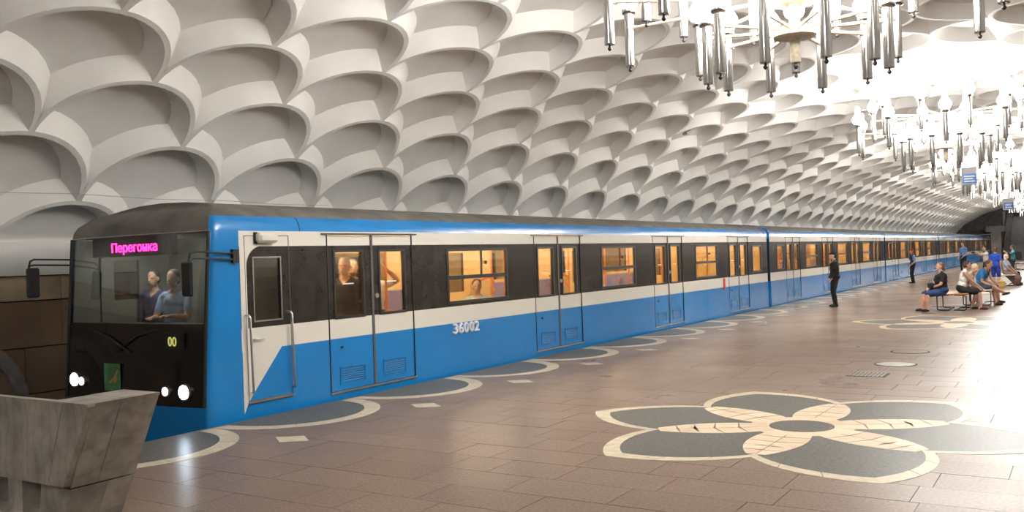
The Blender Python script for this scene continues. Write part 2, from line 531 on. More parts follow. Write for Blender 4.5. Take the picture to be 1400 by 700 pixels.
# six-petalled flowers on the centre line
AL = math.radians(68); PL = 2.28
R2 = PL/math.sin(AL)
def petal_r(phi, L=PL): return max(0.0, (L/math.sin(AL))*math.sin(AL-abs(phi)))
def flower(cx, cy, full):
    far = {0: MB(), 1: MB(), 2: MB()}
    mats_ = [inlay_dark, inlay_beige, inlay_cream]
    def put(poly, kind, nm, z):
        poly = [(cx+a, cy+b) for a, b in poly]
        ar = sum(poly[i][0]*poly[(i+1) % len(poly)][1]-poly[(i+1) % len(poly)][0]*poly[i][1] for i in range(len(poly)))
        if ar < 0: poly = poly[::-1]
        if full: flat(poly, z).build(nm, mats_[kind], floor)
        else: far[kind].prism(poly, z-0.02, z)
    for k in range(6):
        ax = k*PI/3 + math.radians(-1)
        D = lambda r, p: (r*math.cos(ax+p), r*math.sin(ax+p))
        # dark petal between the crossings, inside its border
        L2 = PL-0.17
        c30 = PI/6
        pts = []
        n = 14
        for i in range(n+1):
            p = -c30+2*c30*i/n
            r = max(petal_r(p, PL)-0.13-0.05*(1-abs(p)/c30), 0)
            pts.append(D(r, p))
        for i in range(n+1):
            p = c30-2*c30*i/n
            # inner edge: boundary of the neighbouring petal
            q = PI/3-abs(p)
            r = max(petal_r(q, PL), 0.50)
            if abs(p) > c30-0.01: continue
            pts.append(D(r, p))
        put(pts, 0, 'petal', ZI-0.0006)
        # beige border, two sides of three stones
        for sg in (-1, 1):
            for i in range(3):
                p0, p1 = sg*c30*(1-i/3), sg*c30*(1-(i+1)/3)
                if i < 2: p1 += 0.004*sg
                o_ = [D(petal_r(p0+(p1-p0)*t/4), p0+(p1-p0)*t/4) for t in range(5)]
                i_ = [D(petal_r(p0+(p1-p0)*t/4)-0.13-0.05*(1-abs(p0+(p1-p0)*t/4)/c30), p0+(p1-p0)*t/4) for t in range(4, -1, -1)]
                put(o_+i_, 1, 'petal_border_stone', ZI)
        # cream flagstones where two petals overlap
        bx = PI/6
        E = lambda r, p: (r*math.cos(ax+p), r*math.sin(ax+p))
        rs = [0.34, 0.62, 0.84, 1.04, 1.22, 1.40]
        for i in range(5):
            r0, r1 = rs[i], rs[i+1]-0.007
            def half(r):
                # angle from the overlap axis at radius r
                return max(0.0, (AL-math.asin(min(1, r/R2)))-PI/6)
            for sg in (-1, 1):
                sk = 0.035*((i*7+k*3) % 3-1)
                e = 0.004/max(r0, 0.3)
                h0, h1 = min(half(r0), PI/6), min(half(r1), PI/6)
                if h1 < e and h0 < e: continue
                put([E(r0+sk*0.6, bx+sg*e), E(r0, bx+sg*h0), E((r0+r1)/2, bx+sg*min(half((r0+r1)/2), PI/6)), E(r1, bx+sg*max(h1, e)), E(r1+sk*0.6, bx+sg*e)], 2, 'flagstone', ZI)
        # tip stone where the borders meet
    put([(0.50*math.cos(2*PI*q/24), 0.50*math.sin(2*PI*q/24)) for q in range(24)], 2, 'flower_ring', ZI-0.001)
    put([(0.31*math.cos(2*PI*q/20), 0.31*math.sin(2*PI*q/20)) for q in range(20)], 0, 'flower_centre', ZI+0.0006)
    if not full:
        for k_, nm in ((0, 'petal_field'), (1, 'petal_border_field'), (2, 'flagstone_field')):
            stuff(far[k_].build(nm, mats_[k_], floor))
flower(0, 9.04, True)
for k in range(1, 7): flower(0, 9.04+13.15*k, False)
# covers and a drain in the floor
cov = mat('worn_steel_cover', (0.2, 0.17, 0.14), 0.45, metal=0.4, noise=(14, 0.3))
for x, y in ((0.0, 14.26), (-0.06, 15.99)):
    b = MB(); b.lathe([(0.30, 0.001), (0.30, 0.004), (0.27, 0.004)], (0, 0, 0), 24); b.build('cover_ring', grout, floor, (x, y, 0))
    b = MB(); b.lathe([(0.27, -0.01), (0.27, 0.0035), (0.26, 0.0035)], (0, 0, 0), 24); b.build('manhole_cover', granite if y > 15 else cov, floor, (x, y, 0.0006))
b = MB(); b.box(-0.25, 0.25, -0.22, 0.22, -0.004, 0.002)
b.build('drain_frame', grout, floor, (-0.14, 13.0, 0.001))
for k in range(9):
    b = MB(); b.box(-0.235+k*0.052, -0.205+k*0.052, -0.2, 0.2, 0, 0.005)
    b.build('grate_bar', cov, floor, (-0.14, 13.0, 0.001))

# ------------------------------------------------------------------ far end: stairs, portal, end wall
ew = MB()
for sg in (-1, 1):
    def bx2(x0, x1, *r): ew.box(min(sg*x0, sg*x1), max(sg*x0, sg*x1), *r)
    bx2(4.7, 10.2, Y1, Y1+0.4, 2.6, 6.2); bx2(4.7, 5.5, Y1, Y1+0.4, -0.02, 2.6); bx2(5.5, 10.2, Y1+6, Y1+6.2, -1.3, 2.6)
    bx2(4.7, 4.9, Y1+0.4, Y1+9, -0.02, 6.2)
ew.box(-4.7, 4.7, Y1, Y1+0.4, 4.9, 6.2); ew.box(-4.7, 4.7, Y1+8.5, Y1+8.8, 0, 6.2); ew.box(-4.9, 4.9, Y1+0.4, Y1+9, 6.2, 6.4)
struct(ew.build('wall_far', dark_end))
st = thing('staircase', 'grey stone staircase climbing away at the far end of the platform', 'staircase', (0, Y1-1.5, 0))
for k in range(26):
    b = MB(); b.box(-4.1, 4.1, k*0.30, 0.30*(k+1)+0.02, 0, 0.17*(k+1)); b.build('step', grey_stone, st)
for sgn in (-1, 1):
    b = MB()
    b.prism([(-1.2, 0), (8.3, 0), (8.3, 5.6), (7.0, 5.3), (-0.4, 1.15), (-1.2, 1.15)], 0, 0.5, 0, lambda a, b_, h: (sgn*4.1+sgn*h, a, b_))
    b.build('stair_parapet', dark_end, st)
for xx in (-2.5, 2.5):
    b = MB(); b.box(xx-0.1, xx+0.1, 2.2, 5.0, 5.9, 5.98); b.build('stair_lamp', emit_mat('stair_lamp_glow', (1, 0.97, 0.92), 9.0), st)  # glowing strips added in the stairwell to brighten the dark steps
b = MB()
b.box(-0.45, 0.45, -0.25, 0.25, 0, 2.8); b.box(-0.85, 0.85, -0.35, 0.35, 2.8, 3.35)
tag(b.build('portal_pier', grey_stone, None, (-5.12, Y1-3.4, 0)), 'grey stone pier with a wide cap left of the far staircase', 'pier')
# ------------------------------------------------------------------ chandeliers
chrome = mat('polished_chrome', (0.62, 0.61, 0.6), 0.13, metal=1.0)
arm_m = mat('aged_cream_metal', (0.5, 0.43, 0.33), 0.4, metal=0.35, noise=(25, 0.2))
bulb_ms = {k: emit_mat('lit_opal_glass', (1.0, 0.975, 0.935), e) for k, e in BULB_E.items()}
dark_knob = mat('dark_finial', (0.05, 0.045, 0.05), 0.4, metal=0.6)
b = MB(); b.lathe([(0.02, -0.60), (0.05, -0.60), (0.052, -0.59), (0.052, 0.0)], n=14); TUBE = b.mesh('lamp_tube', chrome)
b = MB(); b.lathe([(0.05, -0.012), (0.079, 0.0), (0.079, 0.062), (0.066, 0.066), (0.05, 0.05)], n=16); COLLAR = b.mesh('collar', chrome)
b = MB(); b.lathe([(0.012, -0.60), (0.010, -0.616), (0.021, -0.63), (0.021, -0.645), (0.006, -0.66)], n=8); FINIAL = b.mesh('finial', dark_knob)
BP = [(0.062, 0.05), (0.10, 0.085), (0.122, 0.14), (0.118, 0.19), (0.088, 0.245), (0.058, 0.285), (0.05, 0.34), (0.05, 0.41), (0.035, 0.45), (0.008, 0.458)]
BULB = {}
for k_, m_ in bulb_ms.items():
    b = MB(); b.lathe(BP, n=12); BULB[k_] = b.mesh('glass_bulb', m_)
LAMPFAR = {}
for k_, m_ in bulb_ms.items():
    b = MB(); b.lathe([(0.052, -0.60), (0.052, 0.0)], n=8, m=0); b.lathe([(0.079, 0.0), (0.079, 0.06)], n=8, m=0); b.lathe([BP[i] for i in (0, 2, 3, 5, 7, 9)], n=8, m=1)
    LAMPFAR[k_] = b.mesh('lamp', [chrome, m_])
RINGS = (('u', 1.49, 4.80, 18, 4.63), ('m', 1.87, 4.46, 0, 4.29), ('l', 0.87, 4.08, 18, 3.95))
ARM = {}
for nm, R_, zc, ph, za in RINGS:
    b = MB(); b.tube([(0.10, 0, za+0.0), (R_-0.04, 0, za)], 0.019, 8); b.tube([(R_-0.09, 0, za), (R_-0.045, 0, za)], 0.026, 8); ARM[nm] = b.mesh('arm', arm_m)
b = MB()
b.lathe([(0.046, 3.62), (0.052, 3.63), (0.052, 5.30)], n=16); STEM = b.mesh('stem', arm_m)
hubs = []
for nm, R_, zc, ph, za in RINGS:
    b = MB(); b.lathe([(0.06, za-0.09), (0.21, za-0.075), (0.22, za-0.055), (0.13, za-0.045), (0.12, za+0.05), (0.06, za+0.06)], n=24); hubs.append(b.mesh('hub', arm_m))
b = MB()
cone = []
for r, z in ((0.055, 5.18), (0.12, 5.35), (0.34, 5.70), (0.40, 5.83)):
    cone.append([(r*(1+0.10*(q % 2))*math.cos(2*PI*q/16), r*(1+0.10*(q % 2))*math.sin(2*PI*q/16), z) for q in range(16)])
b.grid(cone, 0, False, True); CANOPY = b.mesh('canopy', plaster)
b = MB(); b.lathe([(0.012, 3.62), (0.02, 3.605), (0.024, 3.585), (0.015, 3.56), (0.004, 3.55)], n=8); ENDK = b.mesh('end_knob', dark_knob)
ORD = ['half-lit chrome chandelier overhead behind the viewer', 'nearest chrome chandelier, cut off by the top edge of the picture', 'second chrome chandelier from the viewer, whole with glowing onion bulbs', 'third chrome chandelier from the viewer, beyond the blue hanging sign',
       'fourth chrome chandelier down the hall', 'fifth chrome chandelier down the hall', 'sixth chrome chandelier down the hall', 'farthest chrome chandelier, close to the far staircase']
opal_off = mat('unlit_opal_glass', (0.8, 0.79, 0.76), 0.3)
b = MB(); b.lathe([(0.052, -0.60), (0.052, 0.0)], n=8, m=0); b.lathe([(0.079, 0.0), (0.079, 0.06)], n=8, m=0); b.lathe([BP[i] for i in (0, 2, 3, 5, 7, 9)], n=8, m=1)
LAMPOFF = b.mesh('lamp', [chrome, opal_off])
for c in range(8):  # the first hangs out of view, added to light the foreground
    yc = 9.3+13.15*(c-1)
    t = thing('chandelier', ORD[c], 'chandelier', ((0, 0, -0.17, -0.3)[c] if c < 4 else -0.35, yc, 0), math.radians({1: -75.5, 2: -83}.get(c, -80)), 'chandeliers along the centre of the vault')
    link('stem', STEM, t); link('canopy', CANOPY, t); link('end_knob', ENDK, t)
    full = 1 <= c <= 3
    for hm in hubs: link('hub', hm, t)
    for nm, R_, zc, ph, za in RINGS:
        for k in range(10):
            a = math.radians(ph+36*k)
            link('arm', ARM[nm], t, None, a)
            if full:
                l = link('lamp_tube', TUBE, t, (R_*math.cos(a), R_*math.sin(a), zc))
                link('collar', COLLAR, l); link('glass_bulb', BULB[nm], l); link('finial', FINIAL, l)
            else:
                link('lamp', LAMPOFF if c == 0 and nm == 'l' else LAMPFAR[nm], t, (R_*math.cos(a), R_*math.sin(a), zc))
# ------------------------------------------------------------------ train
blue = mat('blue_train_paint', (0.004, 0.205, 0.56), 0.24, coat=0.35, noise=(1.5, 0.06))
white = mat('off_white_train_paint', (0.70, 0.67, 0.60), 0.3, coat=0.2)
darkband = mat('smoked_dark_band', (0.033, 0.028, 0.024), 0.2, coat=0.2, noise=(5, 0.3))
roof_m = mat('dusty_grey_roof', (0.16, 0.147, 0.13), 0.6, noise=(2.5, 0.35))
black = mat('black_rubber', (0.012, 0.012, 0.012), 0.45)
black_gl = mat('glossy_black_mask', (0.008, 0.009, 0.009), 0.12, coat=0.4)
seal_m = mat('grey_rubber_seal', (0.09, 0.085, 0.08), 0.6)
steel = mat('brushed_steel', (0.6, 0.59, 0.57), 0.28, metal=1.0)
cream = mat('cream_interior_panel', (0.72, 0.52, 0.26), 0.45)
cream2 = mat('tan_interior_panel', (0.55, 0.36, 0.15), 0.45)
int_floor = mat('grey_lino', (0.16, 0.15, 0.14), 0.5)
seat_m = mat('purple_patterned_fabric', (0.10, 0.09, 0.24), 0.9, noise=(28, 0.5, (0.32, 0.28, 0.42)))
orange = mat('orange_grab_rail', (0.72, 0.22, 0.02), 0.35)
glass = glass_mat('window_glass', (0.88, 0.86, 0.82), 0.12)
glass_f = glass_mat('windscreen_glass', (0.62, 0.65, 0.62), 0.0, 0.05, 0.13)
strip_m = emit_mat('car_ceiling_light', (1.0, 0.80, 0.50), 16.0)
cab_grey = mat('cab_grey', (0.13, 0.135, 0.12), 0.6)
SX = -5.85; FX = -8.55; CX = -7.2; TH = 0.045
BANDS = ((-0.35, 0.778, 0), (0.778, 1.036, 1), (1.036, 1.992, 2), (1.992, 2.173, 1))
SIDE_M = [blue, white, darkband, cream, black]
ROOFP = [(0, 2.173), (0.012, 2.25), (0.05, 2.32), (0.085, 2.35), (0.16, 2.405), (0.30, 2.465), (0.55, 2.525), (0.9, 2.56), (1.35, 2.575)]

def side_wall(mb, xo, xi, y0, y1, bands, holes, inner=3, edge=4):
    """wall in the plane x=xo (outside) / xi (inside) with rectangular openings"""
    ybs = sorted(set([y0, y1]+[h[0] for h in holes]+[h[1] for h in holes]))
    zbs = sorted(set([b[0] for b in bands]+[bands[-1][1]]+[h[2] for h in holes]+[h[3] for h in holes]))
    ybs = [v for v in ybs if y0 <= v <= y1]; zbs = [v for v in zbs if bands[0][0] <= v <= bands[-1][1]]
    out = 1 if xo > xi else -1
    for a, b in zip(ybs, ybs[1:]):
        for c, d in zip(zbs, zbs[1:]):
            ym, zm = (a+b)/2, (c+d)/2
            if any(h[0] < ym < h[1] and h[2] < zm < h[3] for h in holes): continue
            m = next(k for (p, q, k) in bands if p <= zm <= q)
            fo = [(xo,a,c),(xo,b,c),(xo,b,d),(xo,a,d)]; fi = [(xi,a,c),(xi,a,d),(xi,b,d),(xi,b,c)]
            if out < 0: fo.reverse(); fi.reverse()
            mb.face(fo, m); mb.face(fi, inner)
    for (a, b, c, d) in holes:
        for q in ([(xo,a,c),(xo,a,d),(xi,a,d),(xi,a,c)], [(xo,b,c),(xi,b,c),(xi,b,d),(xo,b,d)], [(xo,a,c),(xi,a,c),(xi,b,c),(xo,b,c)], [(xo,a,d),(xo,b,d),(xi,b,d),(xi,a,d)]):
            mb.face(q, edge)

class Car:
    def __init__(s, root, org): s.root = root; s.org = org
    def part(s, mb, name, mats, parent=None):
        ox, oy, oz = s.org
        mb.v = [(a-ox, b-oy, c-oz) for a, b, c in mb.v]
        return mb.build(name, mats, parent or s.root)

def frame_ring(mb, x, y0, y1, z0, z1, w, t, m=0):
    mb.box(x, x+t, y0, y1, z0, z0+w, m); mb.box(x, x+t, y0, y1, z1-w, z1, m)
    mb.box(x, x+t, y0, y0+w, z0+w, z1-w, m); mb.box(x, x+t, y1-w, y1, z0+w, z1-w, m)

def door(car, yc, full=True):
    xo = SX-0.012
    for sg in (-1, 1):
        y0, y1 = (yc-0.868, yc-0.022) if sg < 0 else (yc+0.022, yc+0.868)
        w0, w1 = (yc-0.725, yc-0.185) if sg < 0 else (yc+0.165, yc+0.70)
        v0, v1 = (yc-0.667, yc-0.207) if sg < 0 else (yc+0.20, yc+0.66)
        mb = MB()
        side_wall(mb, xo, xo-TH, y0, y1, ((0.10, 0.778, 0), (0.778, 1.036, 1), (1.036, 1.992, 2), (1.992, 2.13, 1)), [(w0, w1, 1.06, 1.91)])
        for yy in (y0, y1): mb.face([(xo,yy,0.10),(xo,yy,2.13),(xo-TH,yy,2.13),(xo-TH,yy,0.10)], 4)
        lf = car.part(mb, 'door_leaf', SIDE_M)
        g = MB(); g.box(xo-0.03, xo-0.024, w0, w1, 1.06, 1.91); car.part(g, 'pane', glass, lf)
        g = MB(); frame_ring(g, xo-0.004, w0-0.03, w1+0.03, 1.03, 1.94, 0.035, 0.014); car.part(g, 'gasket', black, lf)
        if full:
            g = MB(); g.box(xo, xo+0.002, (w0+w1)/2-0.09, (w0+w1)/2+0.11, 1.478, 1.494); 
            g.v = [(a-0.022, b, c) for a, b, c in g.v]; car.part(g, 'sticker', white, lf)
        # louvred vent
        g = MB(); frame_ring(g, xo-0.002, v0-0.02, v1+0.02, 0.17, 0.41, 0.02, 0.012); car.part(g, 'vent_frame', blue, lf)
        g = MB()
        for k in range(7):
            z = 0.195+k*0.029
            g.face([(xo+0.001, v0, z), (xo+0.001, v1, z), (xo+0.009, v1, z+0.014), (xo+0.009, v0, z+0.014)]); g.face([(xo+0.009, v0, z+0.014), (xo+0.009, v1, z+0.014), (xo+0.001, v1, z+0.022), (xo+0.001, v0, z+0.022)])
        car.part(stuffmb(g), 'vent_louvres', vent_m, lf)['kind'] = 'stuff'
    g = MB(); g.box(xo-0.03, xo+0.012, yc-0.022, yc+0.022, 0.10, 2.13); car.part(g, 'door_seal', seal_m)
    g = MB(); g.box(SX-0.01, SX+0.025, yc-0.97, yc+0.97, 2.135, 2.152); car.part(g, 'rain_gutter', black)
    g = MB(); g.box(SX-0.02, SX+0.022, yc-0.88, yc+0.88, 0.072, 0.094); car.part(g, 'threshold', steel)
    if full:
        g = MB(); g.tube([(xo-0.004, yc+0.085, 1.30), (xo+0.016, yc+0.085, 1.30)], 0.036, 14); car.part(g, 'lock_plate', steel)
        g = MB(); g.tube([(xo-0.004, yc-0.64, 0.66), (xo+0.02, yc-0.64, 0.66)], 0.016, 8); car.part(g, 'button', black)
    for yy in (yc-0.872, yc+0.868):
        g = MB(); g.box(SX-0.03, SX+0.004, yy, yy+0.012, 0.10, 2.13); car.part(g, 'door_edge_seal', black)
def stuffmb(g): return g
vent_m = mat('blue_louvre', (0.05, 0.24, 0.52), 0.3, metal=0.3)

def window(car, y0, y1, z0=1.075, z1=1.935, bar=1.482, full=True, vbar=None):
    fr = MB(); frame_ring(fr, SX-0.03, y0, y1, z0, z1, 0.045, 0.038)
    f = car.part(fr, 'window_frame', black)
    if bar:
        b = MB(); b.box(SX-0.03, SX+0.004, y0+0.045, y1-0.045, bar-0.03, bar+0.03); car.part(b, 'window_bar', black, f)
        g = MB(); g.box(SX-0.028, SX-0.022, y0+0.04, y1-0.04, z0+0.04, bar-0.03); car.part(g, 'pane', glass, f)
        g = MB(); g.box(SX-0.022, SX-0.016, y0+0.04, y1-0.04, bar+0.03, z1-0.04); car.part(g, 'pane', glass, f)
        if full:
            v = y0+(y1-y0)*0.55
            b = MB(); b.box(SX-0.024, SX-0.008, v, v+0.035, bar+0.03, z1-0.045); car.part(b, 'window_bar', black, f)
            b = MB(); b.tube([(SX-0.012, v+0.12, 1.70), (SX+0.01, v+0.12, 1.70)], 0.03, 10); car.part(b, 'catch', black, f)
    else:
        g = MB(); g.box(SX-0.028, SX-0.022, y0+0.04, y1-0.04, z0+0.04, z1-0.04); car.part(g, 'pane', glass, f)

def pole(car, x, y, z0=0.05, z1=2.12):
    g = MB(); g.tube([(x, y, z0), (x, y, z1)], 0.02, 8); car.part(g, 'grab_pole', orange)

def interior(car, y0, y1, doors, wins, seats=True):
    g = MB(); g.box(FX+0.05, SX-0.05, y0, y1, 0.0, 0.05); car.part(g, 'car_floor', int_floor)
    g = MB(); g.box(FX+0.05, SX-0.05, y0, y1, 2.16, 2.19); car.part(g, 'car_ceiling', cream)
    for ye in (y0, y1): g = MB(); g.box(FX+0.05, SX-0.05, ye-0.02, ye+0.02, 0.05, 2.16); car.part(g, 'end_lining', cream)
    for x in (CX-0.62, CX+0.62):
        g = MB(); g.box(x-0.07, x+0.07, y0+0.3, y1-0.3, 2.125, 2.158); car.part(g, 'ceiling_light', strip_m)
    dd = sorted(doors)
    gaps = [(a+0.98, b-0.98) for a, b in zip(dd, dd[1:])]
    for a, b in gaps:
        if not seats: break
        for sg, xw in ((1, SX-0.05), (-1, FX+0.05)):
            s_ = MB(); x1 = xw-sg*0.46
            s_.bbox(min(xw, x1), max(xw, x1), a, b, 0.36, 0.50, 0.03); sb = car.part(s_, 'seat_cushion', seat_m)
            top = 1.0 if sg > 0 else 1.24
            s_ = MB(); s_.bbox(min(xw, xw-sg*0.09), max(xw, xw-sg*0.09), a, b, 0.50, top, 0.02); car.part(s_, 'seat_back', seat_m)
            s_ = MB(); s_.box(min(xw, xw-sg*0.36), max(xw, xw-sg*0.36), a+0.05, b-0.05, 0.05, 0.36); car.part(s_, 'seat_box', cream2)
            for yy in (a-0.04, b+0.0):
                p_ = MB(); p_.box(min(xw, xw-sg*0.5), max(xw, xw-sg*0.5), yy, yy+0.04, 0.05, 1.30 if sg < 0 else 1.04); car.part(p_, 'seat_screen', cream)
        for yy in (a-0.02, b+0.02): pole(car, CX+0.78, yy); pole(car, CX-0.78, yy)
        for yy, d in ((a+0.05, 1), (b-0.05, -1)):
            for zz in (1.12, 1.32):
                g = MB(); g.tube([(CX-0.78, yy, zz-0.05), (CX-0.84, yy+d*0.05, zz+0.03), (CX-1.0, yy+d*0.12, zz+0.05), (CX-1.22, yy+d*0.12, zz-0.02)], 0.025, 6); car.part(g, 'hand_grip', orange)

def car_body(car, y0, y1, doors, wins, endwins, full, xh=(), xf=()):
    holes = [(d-0.88, d+0.88, 0.095, 2.132) for d in doors]+[(a, b, 1.075, 1.935) for a, b in wins]+[(a, b, 1.10, 1.90) for a, b in endwins]+list(xh)
    mb = MB(); side_wall(mb, SX, SX-TH, y0, y1, BANDS, holes); car.part(mb, 'platform_side_panel', SIDE_M)
    fh = [(a, b, 1.3, 1.935) for a, b in wins]+[(d-0.7, d-0.18, 1.10, 1.9) for d in doors]+[(d+0.18, d+0.7, 1.10, 1.9) for d in doors]+list(xf)
    mb = MB(); side_wall(mb, FX, FX+TH, y0, y1, BANDS, fh); car.part(mb, 'track_side_panel', SIDE_M)
    g = MB()
    for (a, b, c, d) in fh: g.box(FX+0.012, FX+0.018, a, b, c, d)
    for h in fh[:0]: pass
    gl = [car.part(bx_(FX+0.012, FX+0.018, *h), 'pane', glass if h in xf else glass_dk) for h in fh]
    # roof
    prof_ = [(SX-i, z) for i, z in ROOFP]+[(FX+i, z) for i, z in reversed(ROOFP[:-1])]
    mb = MB()
    k1 = 3
    mb.grid([[(x, y0, z), (x, y1, z)] for x, z in prof_[:k1+1]], 0); mb.grid([[(x, y0, z), (x, y1, z)] for x, z in prof_[-k1-1:]], 0)
    car.part(mb, 'roof_shoulder', blue)
    mb = MB(); mb.grid([[(x, y0, z), (x, y1, z)] for x, z in prof_[k1:len(prof_)-k1]], 0)
    car.part(mb, 'roof', roof_m)
    mb = MB(); mb.box(FX+0.15, SX-0.15, y0+0.1, y1-0.1, -0.95, -0.3); mb.box(FX+0.3, SX-0.3, y0+2, y0+4.2, -1.18, -0.9); mb.box(FX+0.3, SX-0.3, y1-4.2, y1-2, -1.18, -0.9)
    car.part(mb, 'underframe', black)
    # blue bands around the ends
    for ya, yb in ((y0, y0+0.16), (y1-0.16, y1)):
        if full and ya == y0: continue
        mb = MB()
        pp = [(SX+0.006, -0.35), (SX+0.006, 0.77)]
        mb.grid([[(x, ya, z), (x, yb, z)] for x, z in pp])
        car.part(mb, 'end_post', blue)
        mb = MB()
        pr_ = [(x+(0.012 if x > CX else -0.012 if x < CX else 0), z+0.012) for x, z in prof_]
        mb.grid([[(x, ya, z), (x, yb, z)] for x, z in pr_])
        car.part(mb, 'end_band', blue)
    for yy, nm in ((y0, 0), (y1, 1)):
        if full and nm == 0: continue
        mb = MB(); mb.prism([(x, z) for x, z in [(SX-0.003, -0.35)]+prof_+[(FX+0.003, -0.35)]], yy-0.02, yy+0.02, 0, lambda a, b, h: (a, h, b)); car.part(mb, 'end_wall', blue)
        mb = MB(); yo = yy-0.03 if nm == 0 else yy+0.02; mb.box(SX-0.35, SX-0.004, yo, yo+0.01, 0.778, 2.1); car.part(mb, 'end_corner_panel', black)
    for d in doors: door(car, d, full)
    for a, b in wins: window(car, a, b, full=full)
    for a, b in endwins: window(car, a, b, 1.10, 1.90, None, full)
def bx_(x0, x1, y0, y1, z0, z1):
    g = MB(); g.box(x0, x1, y0, y1, z0, z1); return g
glass_dk = glass_mat('dim_glass', (0.3, 0.3, 0.3), 2.2)

# --- leading car
NY = 6.5
head_root = thing('metro_car', 'leading blue and white metro car with black cab front and number 36002', 'train car', (CX, NY, -1.2), 0, 'cars of the blue train')
head = Car(head_root, (CX, NY, -1.2))
HD = [9.486, 14.68, 19.92, 25.0]
HW = [(11.20, 12.925), (16.43, 18.085), (21.66, 23.28)]
YS = 7.18; YE = 27.7
car_body(head, YS, YE, HD, HW, [(26.25, 27.14)], True, [(7.385, 7.80, 1.12, 1.855)], [(7.36, 7.75, 1.37, 1.90)])
interior(head, 8.35, YE-0.1, HD, HW)
# nose: rounded front swept over height
plan = [(1.35, 7.18), (1.35, 6.95), (1.35, 6.80), (1.347, 6.745), (1.335, 6.70), (1.30, 6.668), (1.05, 6.62), (0.7, 6.59), (0.35, 6.575), (0, 6.57)]
plan = plan+[(-x, y) for x, y in reversed(plan[:-1])]
NP = len(plan)
def nose_pt(k, z, ins):
    x, y = plan[k]
    fr_ = (7.18-y)/(7.18-6.57)
    y = y+0.085*max(0, z-0.35)*fr_
    y = min(7.18, y+ins*0.85*min(1, fr_*1.25))
    return (CX+x*(1-ins/1.352), y, z)
LV = [(-0.35, 0), (0.0, 0), (0.30, 0)]
def nose_strip(levels, k0, k1, mats, name, m=None):
    mb = MB(); mb.grid([[nose_pt(k, z, i) for k in range(k0, k1+1)] for z, i in levels], 0)
    return head.part(mb, name, mats)
low = [(-0.35, 0), (0.0, 0), (0.20, 0)]
mid = [(0.20, 0), (0.6, 0), (0.9, 0), (1.13, 0)]
ws = [(1.13, 0), (1.4, 0), (1.7, 0), (2.0, 0), (2.17, 0)]
top_ = [(2.173, 0)]+[(z, i) for i, z in ROOFP[1:4]]
hood = [(z, i) for i, z in ROOFP[3:]]
nose_strip(low, 0, NP-1, blue, 'front_skirt')
K = 5
nose_strip(mid+ws[1:]+top_[1:], 0, K, blue, 'corner_pillar'); nose_strip(mid+ws[1:]+top_[1:], NP-1-K, NP-1, blue, 'corner_pillar')
nose_strip(mid, K, NP-1-K, black_gl, 'front_mask')
nose_strip(ws, K, NP-1-K, glass_f, 'windscreen')
nose_strip([(2.17, 0)]+top_, K, NP-1-K, roof_m, 'front_brow'); nose_strip(hood, 0, NP-1, roof_m, 'hood')
for k0, k1 in ((0, K), (NP-1-K, NP-1)):
    mb = MB()
    mb.grid([[tuple(np.array(nose_pt(k, z, 0))+np.array([0.03 if k > NP/2 else -0.03, 0.03, 0])) for k in range(k0, k1+1)] for z in (0.2, 1.0, 2.16)])
    head.part(mb, 'pillar_lining', cab_grey)
for x0, x1, hol in ((FX+0.046, FX+0.05, [(7.36, 7.75, 1.37, 1.90)]),):
    mb = MB(); side_wall(mb, FX+0.055, FX+0.047, 7.18, 8.22, ((0.06, 2.16, 0),), hol, 0, 0); head.part(mb, 'cab_lining', cab_grey)
# windscreen frame
fm = MB()
def nline(z, k0, k1, off): return [tuple(np.array(nose_pt(k, z, 0))+np.array([0, -off, 0])) for k in range(k0, k1+1)]
fm.tube(nline(2.175, K, NP-1-K, 0.004), 0.006, 6); head.part(fm, 'windscreen_trim', steel)
for k in (K, NP-1-K):
    fm = MB(); fm.tube([tuple(np.array(nose_pt(k, z, 0))+np.array([0, -0.003, 0])) for z in (0.20, 1.13, 1.7, 2.17)], 0.022, 6); head.part(fm, 'mask_edge', black)
# wipers
for x0, x1 in ((-0.15, 0.55), (0.1, -0.75)):
    wv = MB()
    ya = 6.655+0.06
    wv.tube([(CX+x0, 6.58, 0.80), (CX+(x0+x1)/2, 6.605, 0.98), (CX+x1, 6.645, 1.06)], 0.009, 6); head.part(wv, 'wiper', black)
# lights
hl = emit_mat('lit_headlamp', (0.72, 0.85, 1.0), 16.0); hl2 = emit_mat('lit_marker_lamp', (1.0, 0.62, 0.78), 1.2)
def lamp(x, y, z, r, m, nm, ry=0.0):
    t = MB(); t.tube([(CX+x, y+0.06, z), (CX+x, y-0.02, z)], r*1.22, 18); bz = head.part(t, 'lamp_bezel', steel)
    t = MB(); t.tube([(CX+x, y, z), (CX+x, y-0.026, z)], r, 18); head.part(t, nm, m, bz)
lamp(1.03, 6.625, 0.37, 0.078, hl, 'headlamp'); lamp(-1.05, 6.625, 0.43, 0.078, hl, 'headlamp')
lamp(0.74, 6.60, 0.37, 0.05, hl2, 'marker_lamp'); lamp(-0.86, 6.60, 0.42, 0.05, hl2, 'marker_lamp')
